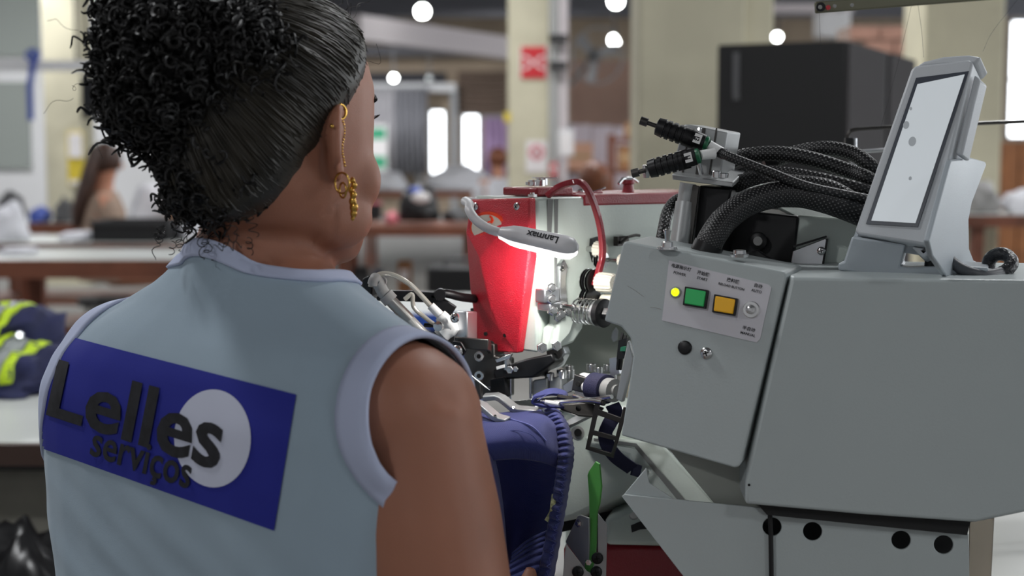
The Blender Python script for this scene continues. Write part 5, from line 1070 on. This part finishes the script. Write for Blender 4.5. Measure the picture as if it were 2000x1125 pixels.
# arms
def arm(sh, el, wr, rr):
    pts = bez([sh, sh+(el-sh)*.33, sh+(el-sh)*.7, el, el+(wr-el)*.35, el+(wr-el)*.75, wr], 24); n = len(pts)
    rs = []
    for i in range(n):
        t = i/(n-1); k = t*6; j = min(int(k), 5); u = k-j; rs.append(rr[j]*(1-u)+rr[j+1]*u)
    bd.tube(pts, rs, 20)
shR, elR, wrR = W(.186,.090,1.046), V((-.036,1.074,.800)), V((-.012,1.245,.815))
shL, elL, wrL = W(-.184,.088,1.055), V((-.300,1.46,.800)), V((-.115,1.545,.865))
RR = [.054,.0575,.055,.046,.042,.034,.027]
arm(shR, elR, wrR, RR); arm(shL, elL, wrL, RR)
def shoulders(b):
    for s in (1,-1):
        b.ell(W(s*.178,.086,1.049), (.055,.060,.056), RH, 18, 12)
        b.tube([W(s*.02,.088,1.130), W(s*.09,.088,1.092), W(s*.165,.086,1.060)], [.046,.046,.046], 16)
shoulders(bd)
for s in (1,-1): bd.ell(W(s*.188,.096,1.041), (.049,.055,.056), RH, 18, 12)   # deltoid
# hands: palm and five bent fingers each
def hand(wr, dirv, upv, side):
    d_ = dirv.normalized(); u_ = (upv-d_*upv.dot(d_)).normalized(); s_ = d_.cross(u_)*side
    Rm = Matrix((s_, d_, u_)).transposed()
    bd.ell(wr+d_*.045, (.040,.052,.015), Rm, 16, 10)
    for i, (x, l) in enumerate(((-.028,.062),(-.010,.072),(.009,.068),(.026,.054))):
        b0 = wr+d_*(.082-abs(x)*.25)+s_*x; p1 = b0+d_*l*.45-u_*l*.10; p2 = p1+d_*l*.30-u_*l*.20; p3 = p2+d_*l*.16-u_*l*.22
        bd.tube([b0-d_*.03, b0, p1, p2, p3], [.0095,.009,.0082,.0075,.006], 10); bd.ell(p3, (.006,.006,.006), None, 8, 6)
    t0 = wr+d_*.028-s_*.030; t1 = t0+d_*.030-s_*.022; t2 = t1+d_*.028-s_*.004; bd.tube([t0+s_*.012, t0, t1, t2], [.013,.0125,.0105,.0085], 10); bd.ell(t2, (.0085,.0085,.0085), None, 8, 6)
    return t2, d_
TP = P(1036,1116,1.285)
hdR = (V((.016,1.33,.812))-wrR)
hand(wrR, hdR, V((-.25,-.1,1)), 1)
bd.tube([wrR+hdR.normalized()*.03, (wrR+hdR.normalized()*.03+TP)/2+V((.004,-.004,.004)), TP+V((0,0,-.004)), TP+V((.001,.002,.004))], [.013,.011,.0088,.007], 12)   # thumb tip raised against the cloth
hand(wrL, V((.12,.08,-.01)), V((0,0,1)), -1)
# hips and legs on the stool, below the frame
for s in (1,-1):
    bd.tube([W(s*.09,.15,.60), W(s*.10,.33,.60), W(s*.10,.56,.59), W(s*.10,.62,.52), W(s*.10,.58,.30), W(s*.10,.56,.09)], [.105,.095,.075,.065,.058,.042], 16)
    bd.tube([W(s*.10,.53,.07), W(s*.105,.60,.055), W(s*.11,.72,.035)], [.042,.042,.030], 12)
body = bd.build('body', m_skin, PR, ang=80)
rm = body.modifiers.new('remesh', 'REMESH'); rm.mode = 'VOXEL'; rm.voxel_size = .0042; rm.use_smooth_shade = True
sm = body.modifiers.new('smooth', 'SMOOTH'); sm.factor = .5; sm.iterations = 8
dg = bpy.context.evaluated_depsgraph_get(); me = bpy.data.meshes.new_from_object(body.evaluated_get(dg)); body.modifiers.clear(); body.data = me; me.name = 'body'
if not me.materials: me.materials.append(m_skin)
me.shade_smooth()
# ---- vest: cut from the body surface, pushed out
m_vest = mat('vest_jersey', rgb(152,170,184), .85, noise_s=5, noise_a=.04, bump=.12, bump_s=1400, sheen=.15)
m_trim = mat('vest_trim', rgb(180,188,214), .8, bump=.1, bump_s=1400)
vb = MB(); torso(vb); neck_tube(vb); shoulders(vb)
for s in (1,-1): vb.tube([W(s*.14,.080,1.042), W(s*.215,.074,1.036)], [.054,.050], 16)
vo = vb.build('vest_tmp', None); q_ = vo.modifiers.new('remesh', 'REMESH'); q_.mode = 'VOXEL'; q_.voxel_size = .004; q_ = vo.modifiers.new('smooth', 'SMOOTH'); q_.factor = .5; q_.iterations = 14
dg = bpy.context.evaluated_depsgraph_get(); vm = bpy.data.meshes.new_from_object(vo.evaluated_get(dg)); bpy.data.objects.remove(vo)
bm = bmesh.new(); bm.from_mesh(vm); bm.normal_update()
for v in bm.verts: v.co += v.normal*.007
bm.normal_update()
for v in bm.verts:     # soft cloth folds near the waist
    q = v.co; k = max(0, min(1, (1.0-q.z)/.12))
    v.co += v.normal*(.0040*k*noise.noise(V((q.x*9+q.y*5, q.y*9, q.z*30+q.x*20)))+.0010*noise.noise(q*14))
def cut(bm, co, no): bmesh.ops.bisect_plane(bm, geom=bm.verts[:]+bm.edges[:]+bm.faces[:], plane_co=co, plane_no=no, clear_outer=True, clear_inner=False)
cut(bm, W(0,0,1.23), V((0,0,1))); cut(bm, W(0,0,.60), V((0,0,-1)))
full = BVHTree.FromBMesh(bm)
TW = .0115; NK0 = W(0,.035,1.176); NKN = (V((0,0,1))+FW*.36).normalized()
trims = []
def trim_mesh(nm, rows, closed=True):
    n = len(rows[0]); b = MB(); b.add([q for r in rows for q in r], [(i*n+k, i*n+(k+1) % n, (i+1)*n+(k+1) % n, (i+1)*n+k) for i in range(len(rows)-1) for k in range(n)])
    o = b.build(nm, m_trim, None, ang=80); so = o.modifiers.new('s', 'SOLIDIFY'); so.thickness = .0035; so.offset = 0; trims.append(o)
# collar: an elliptical cone round the neck axis
cn = W(0,.088,1.085); RS, RB, RF = 1.32, .57, 1.7
def cone_k(q):
    r_ = q-cn
    if r_.z <= 0: return 9
    f_ = r_.dot(FW); return math.hypot(r_.dot(RT)/RS, f_/(RF if f_ > 0 else RB))/r_.z
rows = []
for i in range(6):
    k = .97+.055*i; row = []
    for j in range(96):
        t = 2*PI*j/96; d_ = RT*RS*k*math.cos(t)+FW*(RF if math.sin(t) > 0 else RB)*k*math.sin(t)+V((0,0,1)); d_.normalize()
        h = full.ray_cast(cn, d_); row.append(h[0]+h[1]*.0012)
    rows.append(row)
trim_mesh('collar_trim', rows)
bmesh.ops.delete(bm, geom=[f for f in bm.faces if cone_k(f.calc_center_median()) < 1.12], context='FACES')
# armholes: a cone from inside the chest out through each shoulder
RFb, RFf, RZu, RZd = .063, .055, .059, .050
for s in (1,-1):
    ca = W(s*.10,.09,1.050)
    rows = []
    for i in range(5):
        k = 1.0+.11*i; row = []
        for j in range(72):
            t = 2*PI*j/72; d_ = RT*s*.10+FW*(RFf if math.cos(t) > 0 else RFb)*k*math.cos(t)+V((0,0,(RZu if math.sin(t) > 0 else RZd)*k*math.sin(t))); d_.normalize()
            h = full.ray_cast(ca, d_); row.append(h[0]+h[1]*.0012)
        rows.append(row)
    trim_mesh('armhole_trim', rows)
    dele = []
    for f in bm.faces:
        q = f.calc_center_median()-ca; x = q.dot(RT)*s
        if x > 0 and math.hypot(q.dot(FW)/(RFf if q.dot(FW) > 0 else RFb), q.z/(RZu if q.z > 0 else RZd)) < x/.10*1.15: dele.append(f)
    bmesh.ops.delete(bm, geom=dele, context='FACES')
mv = bpy.data.meshes.new('vest'); bm.to_mesh(mv); bm.free(); mv.materials.clear(); mv.shade_smooth(); vest = place('vest', mv, m_vest, PR)
so = vest.modifiers.new('s', 'SOLIDIFY'); so.thickness = .0015; so.offset = -1
for o in trims: o.parent = vest
# ---- print on the back, lying on the vest
bvh = BVHTree.FromPolygons([v.co for v in mv.vertices], [tuple(p.vertices) for p in mv.polygons])
Q4 = [V((112,652)), V((580,771)), V((537,1036)), V((64,868))]     # corners as seen: TL TR BR BL
def on_back(u, v, off):
    top = Q4[0].lerp(Q4[1], u); bot = Q4[3].lerp(Q4[2], u); q = top.lerp(bot, v)
    d_ = ray(q.x, q.y).normalized(); h = bvh.ray_cast(V((0,0,CAMZ)), d_)
    if h[0] is None: return None
    return h[0]+h[1]*(off if h[1].dot(d_) < 0 else -off)
def print_grid(name, mm, off, inside, nu=120, nv=50, u0=0, u1=1, v0=0, v1=1):
    vs = []; idx = {}; fs = []
    for j in range(nv+1):
        for i in range(nu+1):
            p = on_back(u0+(u1-u0)*i/nu, v0+(v1-v0)*j/nv, off)
            if p: idx[i, j] = len(vs); vs.append(p)
    for j in range(nv):
        for i in range(nu):
            k = [(i,j),(i+1,j),(i+1,j+1),(i,j+1)]
            if all(q in idx for q in k):
                pp = [vs[idx[q]] for q in k]
                if max((pp[a]-pp[a-1]).length for a in range(4)) < .02: fs.append(tuple(idx[q] for q in k))
    b = MB(); b.add(vs, fs); return b.build(name, mm, vest, ang=80)
m_logo = mat('print_blue', rgb(20,30,138), .75, bump=.1, bump_s=1400); m_lwhite = mat('print_white', rgb(196,200,218), .8); m_lblk = mat('print_black', rgb(26,26,32), .8, noise_s=120, noise_a=.5)
print_grid('print_panel', m_logo, .0012, None)
def disc_print(name, cu, cv, ru, rv, mm, off):
    c_ = on_back(cu, cv, off); vs = [c_]; n = 48; rings = 8
    for r_ in range(1, rings+1):
        for k in range(n): a = 2*PI*k/n; vs.append(on_back(cu+ru*r_/rings*math.cos(a), cv+rv*r_/rings*math.sin(a), off) or c_)
    fs = [(0, 1+k, 1+(k+1) % n) for k in range(n)] + [(1+r_*n+k, 1+(r_+1)*n+k, 1+(r_+1)*n+(k+1) % n, 1+r_*n+(k+1) % n) for r_ in range(rings-1) for k in range(n)]
    b = MB(); b.add(vs, fs); return b.build(name, mm, vest, ang=80)
disc_print('print_circle', .70, .48, .155, .37, m_lwhite, .0018)
def text_print(s, u0, u1, vtop, vbase, bold, cap_ref, slant=0.0):
    """fit text so that cap_ref spans vtop..vbase and the width spans u0..u1"""
    ref = text_mesh(cap_ref, 1, V((0,0,0)), V((1,0,0)), V((0,1,0)), 0, bold, 'LEFT'); y0, y1 = min(v.co.y for v in ref.vertices), max(v.co.y for v in ref.vertices)
    tm = text_mesh(s, 1, V((0,0,0)), V((1,0,0)), V((0,1,0)), 0, bold, 'LEFT')
    b_ = bmesh.new(); b_.from_mesh(tm); bmesh.ops.triangulate(b_, faces=b_.faces)
    for _ in range(3):
        el_ = [e for e in b_.edges if e.calc_length() > .12]
        if el_: bmesh.ops.subdivide_edges(b_, edges=el_, cuts=1); bmesh.ops.triangulate(b_, faces=b_.faces)
    xs = [v.co.x for v in b_.verts]; x0, x1 = min(xs), max(xs)
    for v in b_.verts:
        u = u0+(u1-u0)*(v.co.x-x0)/(x1-x0); w = vbase-(vbase-vtop)*(v.co.y-y0)/(y1-y0)
        p = on_back(u, w, .0026)
        k_ = 0
        while p is None and k_ < 30: k_ += 1; p = on_back(u+.004*k_, w, .0026)
        v.co = p
    b_.to_mesh(tm); b_.free(); tm.materials.clear(); return place('print_lettering', tm, m_lblk, vest)
text_print('Lelles', .035, .745, .215, .705, .022, 'L'); text_print('serviços', .235, .645, .735, .915, .016, 's')

# ---- hair
def hairmat():
    m = mat('black_hair', rgb(17,15,15), .5, spec=.4, noise_s=30, noise_a=.4); return m
m_hair = hairmat(); m_hair2 = mat('sleek_hair', rgb(46,42,34), .48, noise_s=25, noise_a=.45, spec=.6)  # m_hair2: brown-olive sheen of the slicked hair put into its lighter colour
hp_no = (FW*.70-V((0,0,1))*.71).normalized(); hp_co = Hd(0,.080,.060)
def hairline(q):
    """>0 inside the hair, metres from the hairline"""
    g1 = -(q-hp_co).dot(hp_no); r_ = q-HC; g2 = min((-r_.dot(FW)-.020)+(r_.z+.02)*.6, r_.z+.082)
    return max(g1-.012, g2)
hh = [h for h in HEAD]; rows = []
for i in range(len(hh)-1):
    for j in range(4): t = j/4; rows.append(tuple(hh[i][k]*(1-t)+hh[i+1][k]*t for k in range(4)))
rows.append(hh[-1]); rows.append((.108,-.008,.004,.004))
capb = MB(); capb.loft([hring(*r, 72) for r in rows]); cme = capb.mesh('hair'); bm = bmesh.new(); bm.from_mesh(cme); bm.normal_update()
for _ in range(3): bmesh.ops.smooth_vert(bm, verts=bm.verts, factor=.5, use_axis_x=True, use_axis_y=True, use_axis_z=True)
bm.normal_update(); gg = {v: hairline(v.co)+.0035*noise.noise(v.co*150) for v in bm.verts}
for v in bm.verts:
    g = gg[v]; k = max(0, min(1, g/.03)); v.co += v.normal*(-.001+.0125*k*(2-k) if g > 0 else -.001+g*.5)
bmesh.ops.delete(bm, geom=[f for f in bm.faces if max(gg[v] for v in f.verts) < -.006], context='FACES')
bm.to_mesh(cme); bm.free(); cme.shade_smooth(); hair = place('hair', cme, m_hair2, PR)
cbv = BVHTree.FromPolygons([v.co for v in cme.vertices], [tuple(p.vertices) for p in cme.polygons])
BUN = Hd(-.020,-.094,.052)
# sleek strands from the hairline back to the bun
bdir = (Hd(0,-.085,.062)-HC).normalized(); st = MB(); rnd = random.Random(3)
for k in range(1100):
    a = rnd.uniform(-PI, PI); side = RT; 
    # a start direction just inside the hairline plane
    e1 = RT; e2 = hp_no.cross(RT).normalized()
    d0 = (e1*math.cos(a)+e2*math.sin(a))*1.0 - hp_no*rnd.uniform(-.5,.3)
    d0.normalize(); pts = []
    for i in range(9):
        t = i/8*.93; d_ = d0.slerp(bdir, t) if d0.angle(bdir) < 3.0 else d0
        h = cbv.ray_cast(HC, d_)
        if h[0] and hairline(h[0]) > .001: pts.append(h[0]+d_*(.0006+.0018*math.sin(i*1.3+k)*rnd.random()))
    if len(pts) > 4: st.tube(pts, [.0003]+[.0007]*(len(pts)-2)+[.0005], 4)
st.build('sleek_strands', m_hair2, hair, ang=80)['kind'] = 'stuff'
# bun core and curls
core = MB(); LOBES = [(BUN, (.066,.056,.066), 1500), (Hd(-.012,-.064,-.026), (.054,.038,.046), 480), (Hd(.026,-.060,.062), (.046,.042,.040), 420)]
for c_, r_, n_ in LOBES: core.ell(c_, r_, RH, 28, 20)
core.v = [tuple(V(p)+(V(p)-BUN).normalized()*.008*noise.noise(V(p)*80)) for p in core.v]; core.build('bun_core', mat('hair_core', rgb(9,8,9), .8, spec=.2), hair, ang=80)
cu = MB()
def curl(o, nrm, L_, r_, turns, tr, seed):
    q = random.Random(seed); ax = (nrm*.55+V((q.gauss(0,.6),q.gauss(0,.6),q.gauss(0,.5)-.25))).normalized()
    u = ax.orthogonal().normalized(); w = ax.cross(u); n = int(turns*8); pts = []; ph = q.uniform(0, 6.28); bend = V((q.gauss(0,1),q.gauss(0,1),q.gauss(-.7,.6)))*.35
    for i in range(n+1):
        t = i/n; a = ph+t*turns*2*PI; rr = r_*(.55+.6*math.sin(PI*min(1, t*1.1)*.8+.3))
        pts.append(o+ax*L_*t+bend*L_*t*t+(u*math.cos(a)+w*math.sin(a))*rr)
    cu.tube(pts, [tr*(.6 if i in (0, n) else 1) for i in range(n+1)], 4)
rnd = random.Random(11); sd = 0
for c_, r_, n_ in LOBES:
    k = 0
    while k < n_:
        d_ = V((rnd.gauss(0,1), rnd.gauss(0,1), rnd.gauss(0,1))).normalized()
        if d_.dot(FW) > .45 or d_.dot(RT)+d_.dot(FW)*.8 < -1.0: continue
        k += 1; sd += 1; rad = rnd.uniform(.86,1.08)
        o = c_ + RH @ V((d_.dot(RT)*r_[0]*rad, d_.dot(FW)*r_[1]*rad, d_.z*r_[2]*rad))
        curl(o, d_, rnd.uniform(.008,.019), rnd.uniform(.0026,.0056), rnd.uniform(1.4,3.0), rnd.uniform(.0009,.0015), sd)
for k in range(26):      # wisps hanging at the nape
    o = Hd(rnd.uniform(-.055,.05), -.075+rnd.uniform(-.015,.02), rnd.uniform(-.095,-.070)); curl(o, V((0,0,-1)), rnd.uniform(.010,.022), rnd.uniform(.002,.004), rnd.uniform(1.5,3), .0004, 7000+k)
cu.build('curls', m_hair, hair, ang=80)['kind'] = 'stuff'
fz = MB()
for k in range(46):      # flyaways
    if k < 26:
        a = rnd.uniform(-.2, 1.4); d_ = (FW*math.cos(a)*.9+V((0,0,1))*math.sin(a)+RT*rnd.uniform(-.2,.7)).normalized(); h = cbv.ray_cast(HC, d_)
        if not h[0]: continue
        o = h[0]
    else:
        d_ = V((rnd.gauss(0,1), rnd.gauss(0,1), rnd.gauss(0,1))).normalized(); o = BUN+RH @ V((d_.dot(RT)*.088, d_.dot(FW)*.074, d_.z*.086))
    w = d_.orthogonal(); L_ = rnd.uniform(.012,.028); fz.tube([o+d_*L_*t+(w*math.sin(t*7+k)+d_.cross(w)*math.cos(t*6+k))*.006*t for t in [i/10 for i in range(11)]], .00022, 3)
fz.build('flyaways', m_hair2, hair, ang=80)['kind'] = 'stuff'
# brows, eyes
for s in (1,-1):
    b = MB(); b.ell(Hd(s*.029,.076,.004), (.011,.011,.011), RH, 14, 10); e_ = b.build('eye', mat('eye_white', rgb(225,222,216), .2), PR)
    b = MB(); b.ell(Hd(s*.029,.0835,.004), (.0055,.005,.0055), RH, 12, 8); b.build('iris', mat('iris_brown', rgb(40,24,16), .15), e_)
    b = MB(); b.tube(bez([Hd(s*.014,.0915,.022), Hd(s*.032,.0855,.029), Hd(s*.050,.0725,.024)], 10), .0026, 6, flat=.6); b.build('eyebrow', m_hair, PR)
    b = MB()
    for i in range(9): x = .018+i*.0035; p = Hd(s*x, .086-max(0, x-.03)*.75, .008); b.tube([p, p+FW*.004+RT*s*.001+V((0,0,.002)), p+FW*.006+RT*s*.002+V((0,0,.004))], .0004, 3)
    b.build('eyelashes', m_ink, PR)
b = MB()
for z, h in ((-.0655,.0048),(-.0765,.0058)): b.ell(Hd(0,.0875,z), (.0205,.0120,h), RH, 18, 8)
b.build('lips', mat('lip_rose', rgb(140,72,66), .4), PR)
# ---- earrings on the right ear
m_gold = mat('gold', rgb(212,168,84), .25, 1.0)
ec_ = Hd(.081,-.004,-.012); ex = (RT*.62-FW*.78).normalized()
def hoop(c_, r_, t_, ax_, nm): 
    b = MB(); u = V(ax_).orthogonal().normalized(); w = V(ax_).cross(u).normalized(); b.tube([c_+(u*math.cos(a*PI/10)+w*math.sin(a*PI/10))*r_ for a in range(20)], t_, 6, closed=True); o = b.build(nm, m_gold, PR, ang=80); return o
lob = ec_+V((0,0,-.030))+FW*.004+RT*.004
hoop(lob+V((0,0,-.004))+ex*.004, .0085, .0009, FW, 'earring'); hoop(lob+V((0,0,-.010)), .0062, .0009, (FW+RT*.3), 'earring'); hoop(ec_+V((0,0,.024))+FW*.006, .006, .0014, RT, 'ear_cuff')
b = MB(); b.ell(ec_+ex*.018+V((0,0,.012)), (.0018,.0018,.0018), None, 10, 8); b.build('ear_stud', m_gold, PR)
b = MB(); c_ = ec_+FW*.005+RT*.004
for i in range(16): b.ell(c_+V((0,0,.016-i*.0024))+FW*(.0014*math.sin(i*.5)), (.0011,.0011,.0011), None, 8, 6)
b.build('ear_chain', m_gold, PR)
b = MB(); q = lob+FW*.006+RT*.005
for i, (dx, dz, r_) in enumerate(((0,-.002,.0026),(.002,-.006,.003),(-.0015,-.010,.0028),(.001,-.014,.0034),(.0,-.019,.0036),(.0015,-.024,.0042),(.001,-.029,.0034),(.0,-.033,.002))): b.ell(q+RT*dx+V((0,0,dz)), (r_,r_*.7,r_*1.15), RH, 10, 8)
b.build('drop_earring', m_gold, PR)
# trousers and stool, below the frame
b = MB()
for s in (1,-1): b.tube([W(s*.09,.12,.60), W(s*.10,.33,.60), W(s*.10,.57,.59), W(s*.10,.63,.52), W(s*.10,.58,.30), W(s*.10,.56,.10)], [.125,.112,.092,.082,.074,.066], 18)
b.loft([sring(0, .14, z, a, b_) for z, a, b_ in ((.50,.215,.155),(.58,.228,.162),(.66,.230,.158))]); b.build('trousers', m_navy, PR)
ST2 = thing('work_stool', 'dark padded work stool the woman sits on, below the frame', 'stool', W(0,.14,0))
b = MB(); b.lathe(W(0,.16,.40), UP, [(0,.17),(.02,.19),(.05,.19),(.062,.16)], 28); b.build('seat', m_black, ST2)
b = MB(); b.cyl(W(0,.16,.06), W(0,.16,.40), .025, 14); b.build('column', m_chrome, ST2)
for k in range(5): a = 2*PI*k/5; b = MB(); b.tube([W(0,.16,.08), W(.26*math.cos(a), .16+.26*math.sin(a), .03)], [.022,.014], 8); b.ell(W(.26*math.cos(a), .16+.26*math.sin(a), .02), (.02,.02,.02), None, 10, 8); b.build('foot', m_blk, ST2)
